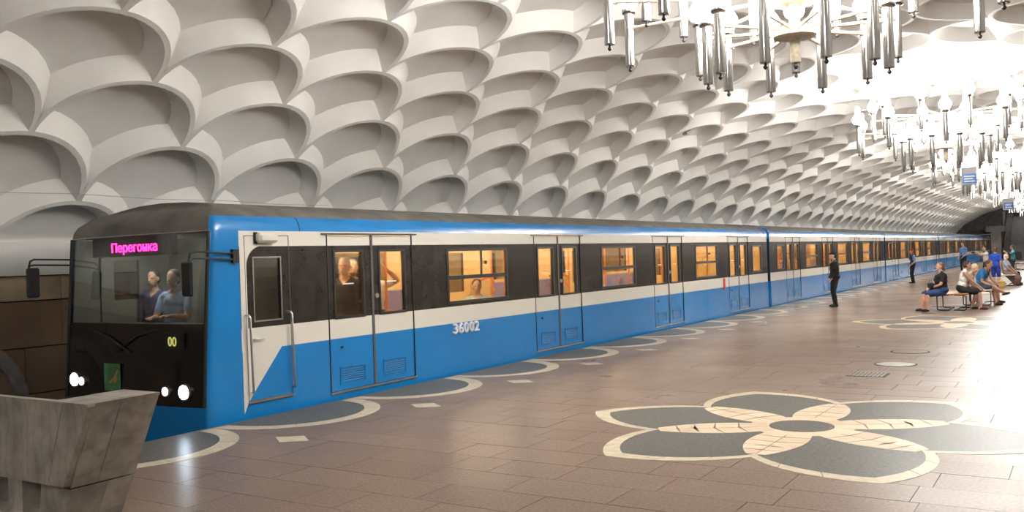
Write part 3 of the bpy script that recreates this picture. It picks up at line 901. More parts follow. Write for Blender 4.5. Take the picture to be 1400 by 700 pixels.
# destination display and running number
dp = MB(); dp.bbox(CX-0.98, CX+0.54, 6.86, 6.98, 1.93, 2.16, 0.01); dsp = head.part(dp, 'destination_display', mat('display_dark', (0.05, 0.045, 0.04), 0.4))
pink = emit_mat('pink_led', (1.0, 0.02, 0.22), 3.0); yel = emit_mat('yellow_led', (0.8, 0.75, 0.2), 0.2)
def sign_text(txt, size, x, y, z, m, name, parent, width=None, sx=1.0):
    me = text_mesh(txt, size, 0.003, 0.002)
    co = np.empty(len(me.vertices)*3); me.vertices.foreach_get('co', co); co = co.reshape(-1, 3)
    wd = co[:, 0].max()-co[:, 0].min()
    k = (width/wd) if width else 1
    # text runs along +x, upright in z, facing -y
    out = np.stack([(co[:, 0]-co[:, 0].min())*k + x, y - co[:, 2], co[:, 1] + z], 1) - np.array(head.org)
    me.vertices.foreach_set('co', out.ravel()); me.materials.clear(); me.materials.append(m); me.update()
    return link(name, me, parent)
sign_text('Перегонка', 0.155, CX-0.57, 6.855, 1.985, pink, 'lettering', dsp, 0.88)
np_ = MB(); np_.box(CX+0.70, CX+1.02, 6.74, 6.77, 0.855, 1.03); 
rn = head.part(np_, 'running_number_panel', mat('panel_black', (0.012, 0.014, 0.012), 0.35))
for o_ in (rn,): o_.location.y = -0.125
sign_text('00', 0.15, CX+0.78, 6.612, 0.885, yel, 'lettering', rn).location.y = 0.125
ps = MB(); ps.box(CX-0.37, CX-0.06, 6.566, 6.572, 0.335, 0.66); po = head.part(ps, 'poster', mat('green_poster', (0.10, 0.30, 0.13), 0.5, noise=(5, 0.35)))
pf = MB(); pf.prism([(CX-0.26, 0.43), (CX-0.22, 0.45), (CX-0.15, 0.50), (CX-0.10, 0.56), (CX-0.07, 0.60), (CX-0.05, 0.58), (CX-0.08, 0.53), (CX-0.09, 0.46), (CX-0.12, 0.42), (CX-0.15, 0.45), (CX-0.21, 0.42)], 0, 0.003, 0, lambda a, b, h: (a-0.035, 6.566-h, b)); head.part(pf, 'poster_figure', mat('tan_print', (0.42, 0.27, 0.10), 0.6), po)
# mirrors
for sg in (1, -1):
    bx = CX+sg*1.36
    tip = CX+(1.60 if sg > 0 else -1.42)
    mt = MB(); mt.box(min(bx-sg*0.02, bx+sg*0.035), max(bx-sg*0.02, bx+sg*0.035), 7.06, 7.14, 1.80, 1.96); mb_ = head.part(mt, 'mirror_mount', black)
    for dz in (0.035, -0.035):
        a = MB(); a.tube([(bx+sg*0.02, 7.10, 1.875+dz), (CX+sg*1.39, 6.9, 1.885+dz), (tip, 6.36, 1.90+dz), (tip, 6.31, 1.885+dz*0.8), (tip, 6.29, 1.84)], 0.0125, 6); head.part(a, 'mirror_arm', black, mb_)
    a = MB(); a.tube([(tip, 6.29, 1.86), (tip, 6.29, 1.60)], 0.012, 6); head.part(a, 'mirror_hanger', black, mb_)
    a = MB(); a.bbox(tip-0.085 if sg > 0 else tip+0.0, tip+0.085 if sg > 0 else tip+0.06, 6.24, 6.285 if sg > 0 else 6.40, 1.46, 1.83, 0.02)
    mi = head.part(a, 'mirror_housing', black, mb_)
# white wedge and panel shapes at the cab door
wg = MB(); wg.prism([(7.185, 0.05), (7.26, 0.19), (7.79, 0.778), (7.185, 0.778)], SX-0.001, SX+0.0025, 0, lambda a, b, h: (h, a, b)); head.part(wg, 'white_wedge', white)
wg = MB()
cr = [(7.185, 1.03)]+[(7.185, 1.995), (7.52, 1.995)]+[(7.52-0.24*math.sin(t), 1.755+0.24*math.cos(t)) for t in [PI/2*k/8 for k in range(9)]]+[(7.28, 1.03)]
wg.prism(cr[::-1], SX-0.001, SX+0.0025, 0, lambda a, b, h: (h, a, b)); head.part(wg, 'white_corner', white)
# cab door: seams, window, handles
cd_ = MB(); frame_ring(cd_, SX-0.002, 7.255, 7.955, 0.185, 2.12, 0.008, 0.006); cdr = head.part(cd_, 'cab_door_seam', seal_m)
g = MB(); frame_ring(g, SX, 7.37, 7.82, 1.10, 1.87, 0.018, 0.008); head.part(g, 'cab_window_frame', steel, cdr)
g = MB(); g.box(SX-0.02, SX-0.014, 7.385, 7.80, 1.12, 1.855); head.part(g, 'pane', glass, cdr)
g = MB(); g.box(SX, SX+0.03, 7.25, 7.95, 0.165, 0.185); head.part(g, 'door_step', steel, cdr)
for yy, za, zb in ((7.245, 0.29, 1.19), (7.90, 0.27, 1.19)):
    g = MB(); g.tube([(SX, yy, zb), (SX+0.055, yy, zb), (SX+0.065, yy+0.012, zb-0.03), (SX+0.065, yy+0.03, za+0.03), (SX+0.055, yy+0.04, za), (SX, yy+0.06, za)], 0.014, 8); head.part(g, 'handrail', steel, cdr)
g = MB(); g.tube([(SX, 7.36, 0.90), (SX+0.04, 7.36, 0.90), (SX+0.045, 7.38, 0.90), (SX+0.045, 7.48, 0.90)], 0.011, 8); head.part(g, 'door_handle', steel, cdr)
g = MB(); g.bbox(SX-0.01, SX+0.10, 7.42, 7.72, 2.03, 2.15, 0.03); head.part(g, 'side_camera', white)
g = MB(); g.bbox(SX-0.005, SX+0.02, 7.40, 7.46, 2.02, 2.16, 0.008); head.part(g, 'side_camera_mount', black)
# seam on the shoulder
g = MB(); g.tube([(SX-i+0.003, 8.15, z+0.002) for i, z in ROOFP[:4]], 0.004, 5); head.part(g, 'roof_seam', black)
# fleet number
nm_mesh = text_mesh('36002', 0.22, 0.012, 0.004, 1.06)
co = np.empty(len(nm_mesh.vertices)*3); nm_mesh.vertices.foreach_get('co', co); co = co.reshape(-1, 3)
k = 0.70/(co[:, 0].max()-co[:, 0].min())
out = np.stack([SX+0.014+co[:, 2], 11.295+(co[:, 0]-co[:, 0].min())*k, 0.618+co[:, 1]], 1)-np.array(head.org)
nm_mesh.vertices.foreach_set('co', out.ravel()); nm_mesh.materials.clear(); nm_mesh.materials.append(mat('silver_numerals', (0.85, 0.85, 0.85), 0.3, metal=0.3)); nm_mesh.update()
link('fleet_number', nm_mesh, head_root)
g = MB(); g.box(SX, SX+0.012, 23.66, 23.80, 0.72, 1.02); head.part(g, 'red_notice', mat('red_notice', (0.5, 0.02, 0.02), 0.4))
# cab inside
g = MB(); g.box(FX+0.05, SX-0.05, 8.22, 8.30, 0.0, 2.17); head.part(g, 'cab_bulkhead', cab_grey)
g = MB(); g.box(FX+0.06, SX-0.06, 6.95, 7.4, 0.0, 1.0); g.box(FX+0.06, SX-0.06, 6.85, 7.32, 0.95, 1.09); head.part(g, 'dashboard', black)
g = MB(); g.box(FX+0.05, SX-0.05, 6.9, 8.3, 0.0, 0.05); head.part(g, 'cab_floor', int_floor)
g = MB(); g.box(CX-0.9, CX-0.3, 7.4, 7.6, 2.13, 2.165); head.part(g, 'cab_lamp', emit_mat('cab_lamp_glow', (1.0, 0.95, 0.85), 9.0))  # added fill light for the driver, hidden behind the destination display
g = MB(); g.box(FX+0.05, SX-0.05, 7.0, 8.3, 2.17, 2.19); head.part(g, 'cab_ceiling', cab_grey)
g = MB(); g.bbox(CX+1.0, CX+1.25, 7.9, 8.2, 0.06, 1.5, 0.02); head.part(g, 'cab_cabinet', cab_grey)

# --- the cars behind it
mid_label = ['second blue and white metro car behind the leading one', 'third blue and white metro car of the train', 'fourth blue and white metro car of the train', 'farthest blue and white metro car at the end of the platform']
CL = 18.9
r2 = thing('metro_car', mid_label[0], 'train car', (CX, 28.0, -1.2), 0, 'cars of the blue train')
c2 = Car(r2, (CX, 28.0, -1.2))
MD = [28.0+v for v in (2.65, 7.5, 12.35, 17.0)]
MW = [(28.0+a, 28.0+a+1.66) for a in (4.25, 9.1, 13.85)]
car_body(c2, 28.0, 28.0+CL, MD, MW, [(28.75, 29.55)], False)
interior(c2, 28.1, 28.0+CL-0.1, MD, MW)
g = MB(); g.box(FX+0.3, SX-0.28, 27.74, 27.97, -0.2, 2.35); c2.part(g, 'gangway', black)
for k in range(1, 4):
    rk = copy_tree(r2); rk.location = (CX, 28.0+19.2*k, -1.2); rk['label'] = mid_label[k]
for a, x in ((1, CX-0.76), (2, CX+0.76)):
    g = MB(); g.box(x-0.035, x+0.035, Y0, Y1, -1.2, -1.16)
    struct(g.build('floor_rail', steel))
# ------------------------------------------------------------------ marble parapet at the near left
marble = mat('veined_grey_marble', (0.37, 0.345, 0.305), 0.45, noise=(5.0, 0.35), randv=0.08)
def vein(m):
    nt = m.node_tree; b = nt.nodes['Principled BSDF']
    tc = nt.nodes.new('ShaderNodeTexCoord')
    wv = nt.nodes.new('ShaderNodeTexWave'); wv.inputs['Scale'].default_value = 3.5; wv.inputs['Distortion'].default_value = 7; wv.inputs['Detail'].default_value = 4; wv.inputs['Detail Scale'].default_value = 1.6
    nt.links.new(tc.outputs['Object'], wv.inputs['Vector'])
    rp = nt.nodes.new('ShaderNodeValToRGB')
    rp.color_ramp.elements[0].position = 0.0; rp.color_ramp.elements[0].color = (0.42, 0.36, 0.28, 1)
    rp.color_ramp.elements[1].position = 0.35; rp.color_ramp.elements[1].color = (1, 1, 1, 1)
    nt.links.new(wv.outputs['Fac'], rp.inputs['Fac'])
    src = b.inputs['Base Color'].links[0].from_socket
    mx = nt.nodes.new('ShaderNodeMix'); mx.data_type = 'RGBA'; mx.blend_type = 'MULTIPLY'; mx.inputs['Factor'].default_value = 0.22
    nt.links.new(src, mx.inputs[6]); nt.links.new(rp.outputs['Color'], mx.inputs[7]); nt.links.new(mx.outputs[2], b.inputs['Base Color'])
vein(marble)
par = thing('stone_parapet', 'flared grey marble parapet at the near edge of the platform', 'parapet', (-3.38, 3.515, 0))
PO = np.array([-3.4, 3.45, 0])
def ppart(mb, nm, m, parent=None):
    mb.v = [tuple(np.array(v)-PO) for v in mb.v]; return mb.build(nm, m, parent or par)
def xr(z): return -3.52+0.52*z          # flared end face
ZT, ZJ = 0.90, 0.31
def slabq(pts_front, nm, th=0.06, m=None):
    pass
# end block: three slabs on the flared face, front slabs
def frustum(y0, y1, z0, z1, xl0, xl1):
    return [(xl0, y0, z0), (xr(z0), y0, z0), (xr(z0), y1, z0), (xl0, y1, z0), (xl1, y0, z1), (xr(z1), y0, z1), (xr(z1), y1, z1), (xl1, y1, z1)]
b = MB(); b.hull(frustum(3.452, 3.64, ZJ+0.006, ZT-0.022, -3.75, -3.45)); ppart(b, 'marble_slab', marble)
b = MB(); b.hull(frustum(3.644, 3.93, ZJ+0.006, ZT-0.022, -3.75, -3.45)); ppart(b, 'marble_slab', marble)
b = MB(); b.hull(frustum(3.445, 3.67, ZT-0.02, ZT, -3.47, -3.46)); ppart(b, 'cap_slab', marble)
b = MB(); b.hull(frustum(3.674, 3.935, ZT-0.02, ZT+0.002, -3.47, -3.46)); ppart(b, 'cap_slab', marble)
for a, c in ((3.46, 3.72), (3.724, 3.92)):
    b = MB(); b.hull(frustum(a, c, 0.005, ZJ-0.004, -3.78, -3.72)); ppart(b, 'plinth_block', marble)
# thin front wall running towards the track, on short blocks
for x0, x1 in ((-3.42, -3.05), (-4.35, -3.42), (-5.3, -4.354)):
    b = MB()
    if x1 > -3.1: b.hull([(-3.42-0.12, 3.40, ZJ+0.02), (xr(ZJ)-0.005, 3.40, ZJ+0.02), (xr(ZJ)-0.005, 3.45, ZJ+0.02), (-3.54, 3.45, ZJ+0.02), (-3.34, 3.40, ZT-0.022), (xr(ZT)-0.005, 3.40, ZT-0.022), (xr(ZT)-0.005, 3.45, ZT-0.022), (-3.34, 3.45, ZT-0.022)])
    elif x1 > -3.5: b.hull([(x0, 3.40, ZJ+0.02), (-3.545, 3.40, ZJ+0.02), (-3.545, 3.46, ZJ+0.02), (x0, 3.46, ZJ+0.02), (x0, 3.40, ZT-0.022), (-3.345, 3.40, ZT-0.022), (-3.345, 3.46, ZT-0.022), (x0, 3.46, ZT-0.022)])
    else: b.box(x0, x1, 3.40, 3.46, ZJ+0.02, ZT-0.022)
    ppart(b, 'front_slab', marble)
b = MB(); b.box(-5.3, xr(ZT), 3.39, 3.445, ZT-0.02, ZT); ppart(b, 'cap_ledge', marble)
for x in (-3.98, -4.42, -4.86, -5.25):
    b = MB(); b.box(x-0.09, x+0.09, 3.42, 3.60, 0.10, ZJ+0.02); ppart(b, 'support_block', marble)
b = MB(); b.box(-5.3, -3.70, 3.38, 3.62, 0.004, 0.10); ppart(b, 'base_slab', marble)
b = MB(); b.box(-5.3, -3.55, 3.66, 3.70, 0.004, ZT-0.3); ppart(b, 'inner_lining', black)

# ------------------------------------------------------------------ people
MATC = {}
def cmat(c, rough=0.85):
    k = tuple(c)+(rough,)
    if k not in MATC: MATC[k] = mat('cloth', c, rough, noise=(14, 0.18))
    return MATC[k]
SKIN = (0.50, 0.29, 0.20)
def V(*a): return np.array(a, float)
def ik(a, c, l1, l2, pole):
    d = c-a; L = np.linalg.norm(d)
    if L > (l1+l2)*0.995:
        c = a+d/L*(l1+l2)*0.995; d = c-a; L = np.linalg.norm(d)
    u = d/L
    x = (l1*l1-l2*l2+L*L)/(2*L)
    h = math.sqrt(max(l1*l1-x*x, 0))
    p = pole-u*(pole@u)
    n_ = np.linalg.norm(p); p = p/n_ if n_ > 1e-6 else V(0, 1, 0)
    return a+u*x+p*h, c

def capsule_mesh(mb, a, b, ra, rb, n=10):
    d = b-a; L = np.linalg.norm(d)
    if L < 1e-5: d = V(0, 0, 1); L = 1e-5
    u = d/L
    pts, rr = [], []
    for t in (-0.98, -0.8, -0.45, 0): pts.append(a+u*ra*t); rr.append(ra*math.sqrt(max(1-t*t, 0.002)))
    for t in (0, 0.45, 0.8, 0.98): pts.append(b+u*rb*t); rr.append(rb*math.sqrt(max(1-t*t, 0.002)))
    if L < 1e-4: pts.pop(3); rr.pop(3)
    mb.tube(pts, rr, n)
def ell_mesh(mb, c, r, R, n=12):
    rows = []
    for k in range(1, 8):
        t = PI*k/8
        rows.append([c+R@V(r[0]*math.sin(t)*math.cos(2*PI*q/n), r[1]*math.sin(t)*math.sin(2*PI*q/n), -r[2]*math.cos(t)) for q in range(n)])
    mb.grid(rows, 0, True, True); mb.face(list(reversed(rows[0]))); mb.face(rows[-1])

def rotm(ax, a):
    return np.array(Matrix.Rotation(a, 3, ax))

def person(label, loc, face, H=1.65, z=0.0, pose='stand', seat=0.46, lean=0.0, head_yaw=0.0, head_pitch=0.0,
           hands=None, feet=None, elbow=None, knee=None, shirt=(0.1, 0.1, 0.1), sleeve='short', lower=(0.03, 0.03, 0.035), legs='long', shoes=(0.02, 0.02, 0.02), skin=SKIN,
           hair=(0.05, 0.03, 0.02), hairstyle='short', cap=None, width=1.0, female=False, vox=0.0125, vest=None, beard=None, group='people on the platform', upper_only=False, category='person', skirt=False):
    s = H/1.75
    ang = math.atan2(face[1], face[0])-PI/2      # local +y is forward
    prims = []
    def cap_(a, b, ra, rb, lab): prims.append(('c', V(*a), V(*b), ra, rb, lab))
    def el_(c, r, lab, R=None): prims.append(('e', V(*c), V(*r), np.eye(3) if R is None else R, lab))
    W = width
    if pose == 'stand':
        pel = V(0, 0, 0.93)
    else:
        pel = V(0, 0, seat/s+0.10)
    Rl = rotm('X', -lean)
    def sp(x, y, zz): return pel+Rl@V(x, y, zz)
    shw = 0.185 if not female else 0.165
    # torso: stacked ellipsoids
    hipw = 0.165 if not female else 0.185
    lab_t = 'shirt'
    el_(sp(0, -0.01, 0.02), (hipw*W, 0.125*W, 0.13), 'lower')
    el_(sp(0, 0.0, 0.13), (0.152*W, 0.115*W, 0.14), lab_t)
    el_(sp(0, 0.005, 0.27), (0.165*W, 0.118*W, 0.15), lab_t)
    el_(sp(0, 0.0, 0.38), (0.175*W, 0.112*W, 0.13), lab_t)
    cap_(sp(-shw*0.72*W, -0.01, 0.455), sp(shw*0.72*W, -0.01, 0.455), 0.075, 0.075, lab_t)
    cap_(sp(-0.05, -0.01, 0.50), sp(0.05, -0.01, 0.50), 0.06, 0.06, lab_t)
    if female:
        for sx in (-1, 1): el_(sp(sx*0.075, 0.09, 0.33), (0.075, 0.07, 0.075), lab_t)
    if vest: pass
    # neck, head
    nk = sp(0, 0.0, 0.50); hd0 = sp(0, 0.015, 0.60)
    cap_(nk, hd0, 0.056, 0.052, 'skin')
    Rh = rotm('Z', head_yaw)@rotm('X', -(lean*0.6+head_pitch))
    hc = hd0+Rh@V(0, 0.02, 0.085)
    def hp(x, y, zz): return hc+Rh@V(x, y, zz)
    el_(hp(0, -0.012, 0.025), (0.076, 0.094, 0.096), 'skin', Rh)
    el_(hp(0, 0.018, -0.045), (0.060, 0.070, 0.075), 'skin', Rh)
    cap_(hp(0, 0.083, 0.012), hp(0, 0.103, -0.022), 0.010, 0.015, 'skin')
    for sx in (-1, 1):
        el_(hp(sx*0.078, -0.005, -0.005), (0.012, 0.022, 0.033), 'skin', Rh)
        el_(hp(sx*0.031, 0.078, 0.012), (0.011, 0.009, 0.006), 'eye', Rh)
    el_(hp(0, 0.083, -0.062), (0.024, 0.009, 0.007), 'lip', Rh)
    if hairstyle != 'bald':
        el_(hp(0, -0.028, 0.045), (0.083, 0.092, 0.090), 'hair', Rh)
        el_(hp(0, -0.045, 0.0), (0.082, 0.072, 0.085), 'hair', Rh)
    if hairstyle == 'ponytail':
        el_(hp(0, -0.11, 0.02), (0.04, 0.035, 0.04), 'hair', Rh); cap_(hp(0, -0.125, 0.0), hp(0, -0.15, -0.13), 0.032, 0.018, 'hair')
    if hairstyle == 'bob':
        el_(hp(0, -0.05, -0.05), (0.092, 0.068, 0.10), 'hair', Rh); el_(hp(0, -0.02, 0.05), (0.092, 0.098, 0.085), 'hair', Rh)
    if hairstyle == 'long':
        el_(hp(0, -0.05, -0.05), (0.09, 0.068, 0.11), 'hair', Rh); cap_(hp(0, -0.07, -0.1), hp(0, -0.09, -0.28), 0.07, 0.05, 'hair')
    if beard: el_(hp(0, 0.035, -0.085), (0.058, 0.052, 0.04), 'beard', Rh)
    if cap:
        el_(hp(0, -0.012, 0.07), (0.09, 0.105, 0.062), 'cap', Rh); el_(hp(0, 0.125, 0.052), (0.062, 0.06, 0.010), 'cap', Rh)
    # arms
    hands = hands or [(-0.24, 0.02, -0.10), (0.24, 0.02, -0.10)]
    for i, sx in enumerate((-1, 1)):
        sh_ = sp(sx*shw*W, -0.01, 0.445)
        tg = pel+(V(*hands[i]) if len(hands[i]) == 3 else V(0, 0, 0))
        pl = V(*(elbow[i] if elbow else (sx*0.5, -1, -0.3)))
        el, wr = ik(sh_, tg, 0.285, 0.255, pl)
        mid_ = sh_+(el-sh_)*0.62
        sk = 'skin'
        s1 = {'none': sk}.get(sleeve, 'sleeve'); s2 = 'sleeve' if sleeve == 'long' else sk
        cap_(sh_, mid_, 0.058*W**0.5, 0.052*W**0.5, s1); cap_(mid_, el, 0.046*W**0.5, 0.039, s2)
        cap_(el, el+(wr-el)*0.5, 0.040, 0.037, s2); cap_(el+(wr-el)*0.45, wr, 0.038, 0.026, s2)
        u = (wr-el)/max(np.linalg.norm(wr-el), 1e-6)
        a_ = V(0, 0, 1) if abs(u[2]) < 0.8 else V(0, 1, 0)
        side = np.cross(u, a_); side /= np.linalg.norm(side); nrm = np.cross(side, u)
        pc = wr+u*0.055
        for q in (-0.5, 0.5): cap_(wr+u*0.012+side*q*0.025, wr+u*0.085+side*q*0.045, 0.018, 0.016, sk)
        for q, L in ((-1.5, 0.060), (-0.5, 0.072), (0.5, 0.068), (1.5, 0.052)):
            f0 = wr+u*0.09+side*q*0.0195
            f1 = f0+u*L*0.55-nrm*L*0.16; f2 = f1+u*L*0.36-nrm*L*0.34
            cap_(f0, f1, 0.0095, 0.009, sk); cap_(f1, f2, 0.009, 0.0078, sk)
        th0 = wr+u*0.03+side*sx*0.03; th1 = th0+u*0.035+side*sx*0.028-nrm*0.006; th2 = th1+u*0.032+side*sx*0.006-nrm*0.008
        cap_(th0, th1, 0.013, 0.0115, sk); cap_(th1, th2, 0.011, 0.0095, sk)
    # legs
    if not upper_only:
        if feet is None:
            feet = [(-0.10, 0.0), (0.10, 0.0)] if pose == 'stand' else [(-0.13, 0.48), (0.13, 0.48)]
        for i, sx in enumerate((-1, 1)):
            hip = pel+V(sx*0.092*(1.1 if female else 1)*W**0.4, 0.0, -0.03)
            ft = feet[i]; fz = ft[2] if len(ft) > 2 else 0.0
            fdir = V(*ft[3]) if len(ft) > 3 else V(sx*0.18, 1, 0)
            fdir = fdir/np.linalg.norm(fdir)
            ank = V(ft[0], ft[1], 0.085+fz)
            kn, ank = ik(hip, ank, 0.422 if pose == 'stand' else 0.435, 0.402 if pose == 'stand' else 0.42, V(*(knee[i] if knee else (sx*0.12, 1, 0.25))))
            l1 = 'lower'; l2 = 'lower' if legs == 'long' else 'skin'
            tk = W**0.6
            cap_(hip, hip+(kn-hip)*0.55, 0.092*tk, 0.075*tk, l1); cap_(hip+(kn-hip)*0.5, kn, 0.077*tk, 0.058*tk, l1)
            if legs == 'shorts': cap_(hip+(kn-hip)*0.1, hip+(kn-hip)*0.80, 0.094*tk, 0.083*tk, l1)
            cap_(kn, kn+(ank-kn)*0.42, 0.056*tk, 0.058*tk if legs != 'long' else 0.060, l2); cap_(kn+(ank-kn)*0.40, ank, 0.056*tk, 0.036 if legs != 'long' else 0.052, l2)
            heel = ank+V(0, 0, -0.045)-fdir*0.035
            toe = ank+fdir*0.155+V(0, 0, -0.055)
            cap_(ank, heel, 0.036, 0.038, 'shoes' if legs == 'long' else 'skin'); cap_(heel, ank+fdir*0.09+V(0, 0, -0.05), 0.038, 0.042, 'shoes'); cap_(ank+fdir*0.08+V(0, 0, -0.052), toe, 0.042, 0.031, 'shoes')
        if skirt:
            for sx in (-1, 1): cap_(pel+V(sx*0.09, 0.05, -0.05), V(sx*0.12, 0.42, pel[2]-0.30), 0.13, 0.19, 'lower')
            cap_(V(-0.1, 0.44, 0.2), V(0.1, 0.44, 0.2), 0.15, 0.15, 'lower')
    # mesh from the union of all volumes
    mb = MB()
    for p in prims:
        if p[0] == 'c': capsule_mesh(mb, p[1], p[2], p[3], p[4])
        else: ell_mesh(mb, p[1], p[2], p[3])
    me = mb.mesh('raw', [])
    tmp = bpy.data.objects.new('raw', me); COL.objects.link(tmp)
    md = tmp.modifiers.new('r', 'REMESH'); md.mode = 'VOXEL'; md.voxel_size = vox; md.use_smooth_shade = True
    sm = tmp.modifiers.new('s', 'SMOOTH'); sm.factor = 0.45; sm.iterations = 2
    dg = bpy.context.evaluated_depsgraph_get()
    out = bpy.data.meshes.new_from_object(tmp.evaluated_get(dg))
    bpy.data.objects.remove(tmp); bpy.data.meshes.remove(me)
    labs = ['skin', 'shirt', 'sleeve', 'lower', 'shoes', 'hair', 'eye', 'lip', 'cap', 'beard', 'vest', 'badge']
    n = len(out.polygons)
    cen = np.empty(n*3); out.polygons.foreach_get('center', cen); cen = cen.reshape(-1, 3)
    best = np.full(n, 1e9); lab = np.zeros(n, int)
    for p in prims:
        if p[0] == 'c':
            a, b2, ra, rb, l_ = p[1:]
            d = b2-a; L2_ = max(d@d, 1e-9)
            t = np.clip((cen-a)@d/L2_, 0, 1)
            dist = np.linalg.norm(cen-a-t[:, None]*d, axis=1)-(ra+(rb-ra)*t)
        else:
            c, r, R, l_ = p[1:]
            q = (cen-c)@R
            k0 = np.linalg.norm(q/r, axis=1); k1_ = np.linalg.norm(q/(r*r), axis=1)
            dist = k0*(k0-1)/np.maximum(k1_, 1e-9)
        if l_ in ('eye', 'lip'): dist = dist-0.0015
        up = dist < best
        best[up] = dist[up]; lab[up] = labs.index(l_)
    tors = (lab == 1)
    loc_t = (cen-pel)@Rl
    # open neckline: skin in a small V at the throat
    vv = tors & (loc_t[:, 1] > 0.02) & (loc_t[:, 2] > 0.43) & (np.abs(loc_t[:, 0]) < (loc_t[:, 2]-0.43)*0.75)
    lab[vv] = 0
    if vest is not None:
        vq = tors & (loc_t[:, 2] > 0.02) & (np.abs(loc_t[:, 0]) < 0.15)
        lab[vq] = 10
    colmap = {'skin': skin, 'shirt': shirt, 'sleeve': shirt, 'lower': lower, 'shoes': shoes, 'hair': hair, 'eye': (0.03, 0.02, 0.02), 'lip': (skin[0]*0.75, skin[1]*0.5, skin[2]*0.5), 'cap': cap or (0, 0, 0), 'beard': beard or (0, 0, 0), 'vest': vest or (0, 0, 0), 'badge': (0.4, 0.4, 0.4)}
    out.materials.clear()
    used = sorted(set(lab.tolist())); mp = {u_: k for k, u_ in enumerate(used)}
    for u_ in used: out.materials.append(cmat(colmap[labs[u_]], 0.55 if labs[u_] in ('skin', 'eye', 'lip') else 0.85))
    out.polygons.foreach_set('material_index', np.array([mp[k] for k in lab.tolist()], dtype=np.int32))
    out.polygons.foreach_set('use_smooth', np.ones(n, bool))
    zmin = 0.0
    out.name = 'person'
    o = bpy.data.objects.new('person', out); COL.objects.link(o)
    o.location = (loc[0], loc[1], z); o.rotation_euler = (0, 0, ang); o.scale = (s, s, s)
    tag(o, label, category, group)
    o['_s'] = s
    del o['_s']
    return o, s, ang

def attach(o, s, mb, name, m):
    return mb.build(name, m, o)

def hand_at(loc, face, H, world, pelz=0.93, z=0.05):
    s = H/1.75; a = -(math.atan2(face[1], face[0])-PI/2)
    dx, dy = (world[0]-loc[0])/s, (world[1]-loc[1])/s
    return (dx*math.cos(a)-dy*math.sin(a), dx*math.sin(a)+dy*math.cos(a), (world[2]-z)/s-pelz)
# --- standing staff
g1 = person('guard in black uniform and peaked cap standing by the train', (-3.87, 27.72), (-1, -0.42), 1.635, shirt=(0.012, 0.013, 0.012), sleeve='long', lower=(0.008, 0.008, 0.009), hair=(0.03, 0.025, 0.02), cap=(0.01, 0.01, 0.012), width=1.32,
       hands=[(-0.20, 0.10, -0.02), (0.14, 0.16, -0.03)], group='platform staff')
b = MB(); b.lathe([(0.0, 0.0), (0.04, 0.0), (0.043, 0.008), (0.0, 0.012)], n=14, caps=False)
o = attach(g1[0], 1, b, 'arm_badge', cmat((0.35, 0.36, 0.38))); o.location = (0.262, -0.02, 1.28); o.rotation_euler = (0, PI/2, 0)
person('red-haired woman in dark blue vest and light blue sleeves by the train', (-4.3, 44.9), (-1, -0.5), 1.57, shirt=(0.12, 0.26, 0.55), vest=(0.01, 0.013, 0.05), sleeve='short', lower=(0.012, 0.012, 0.018), hair=(0.35, 0.03, 0.025), hairstyle='bob', female=True, width=1.05, hands=[(-0.16, 0.14, 0.0), (0.22, 0.06, -0.06)], group='platform staff', vox=0.015)
person('man in light blue shirt and dark trousers standing beyond the benches', (-3.41, 56.7), (-0.6, -1), 1.82, shirt=(0.10, 0.22, 0.52), lower=(0.012, 0.012, 0.02), hair=(0.03, 0.02, 0.015), hands=[(-0.12, 0.2, 0.02), (0.12, 0.2, 0.02)], group='platform staff', vox=0.015)
# --- people on the near bench
person('seated woman in black top and denim shorts facing the train', (-0.80, 25.98), (-0.93, -0.42), 1.60, pose='sit', seat=0.44, shirt=(0.008, 0.008, 0.009), lower=(0.02, 0.05, 0.14), legs='shorts', shoes=(0.015, 0.012, 0.012), hair=(0.20, 0.11, 0.05), hairstyle='ponytail', female=True, width=1.45,
       hands=[(-0.10, 0.26, 0.10), (0.07, 0.30, 0.09)], feet=[(-0.12, 0.44), (0.12, 0.50)], head_yaw=0.15, skin=(0.58, 0.33, 0.23), group='people on the benches', elbow=[(-1, -0.6, -0.2), (1, -0.6, -0.2)])
person('seated man in white vest and black shorts with his back turned', (-0.38, 26.45), (0.93, 0.25), 1.62, pose='sit', seat=0.46, lean=0.22, shirt=(0.70, 0.70, 0.65), sleeve='none', lower=(0.012, 0.012, 0.016), legs='shorts', shoes=(0.05, 0.03, 0.02), hair=(0.06, 0.03, 0.02), width=1.1,
       hands=[(-0.12, 0.44, 0.02), (0.12, 0.46, 0.04)], feet=[(-0.12, 0.28), (0.15, 0.46)], group='people on the benches')
person('blond person in cream top bending forward on the bench', (-0.42, 27.15), (0.9, -0.25), 1.58, pose='sit', seat=0.46, lean=0.55, shirt=(0.62, 0.52, 0.40), sleeve='short', lower=(0.02, 0.02, 0.025), legs='shorts', shoes=(0.45, 0.05, 0.03), hair=(0.62, 0.50, 0.30), skin=(0.58, 0.36, 0.26),
       hands=[(-0.10, 0.50, -0.02), (0.12, 0.52, -0.02)], feet=[(-0.12, 0.42), (0.13, 0.5)], group='people on the benches')
person('man in bright blue t-shirt leaning forward with one leg crossed', (-0.22, 28.5), (0.92, -0.15), 1.66, pose='sit', seat=0.46, lean=0.5, shirt=(0.03, 0.19, 0.48), lower=(0.04, 0.055, 0.09), legs='shorts', shoes=(0.03, 0.02, 0.015), hair=(0.10, 0.06, 0.04), width=1.15,
       hands=[(-0.06, 0.46, 0.0), (0.16, 0.44, 0.0)], feet=[(-0.02, 0.52), (-0.10, 0.72, 0.28, (0.2, 1, 0.3))], knee=[(-0.1, 1, 0.3), (0.9, 0.6, 0.5)], group='people on the benches')
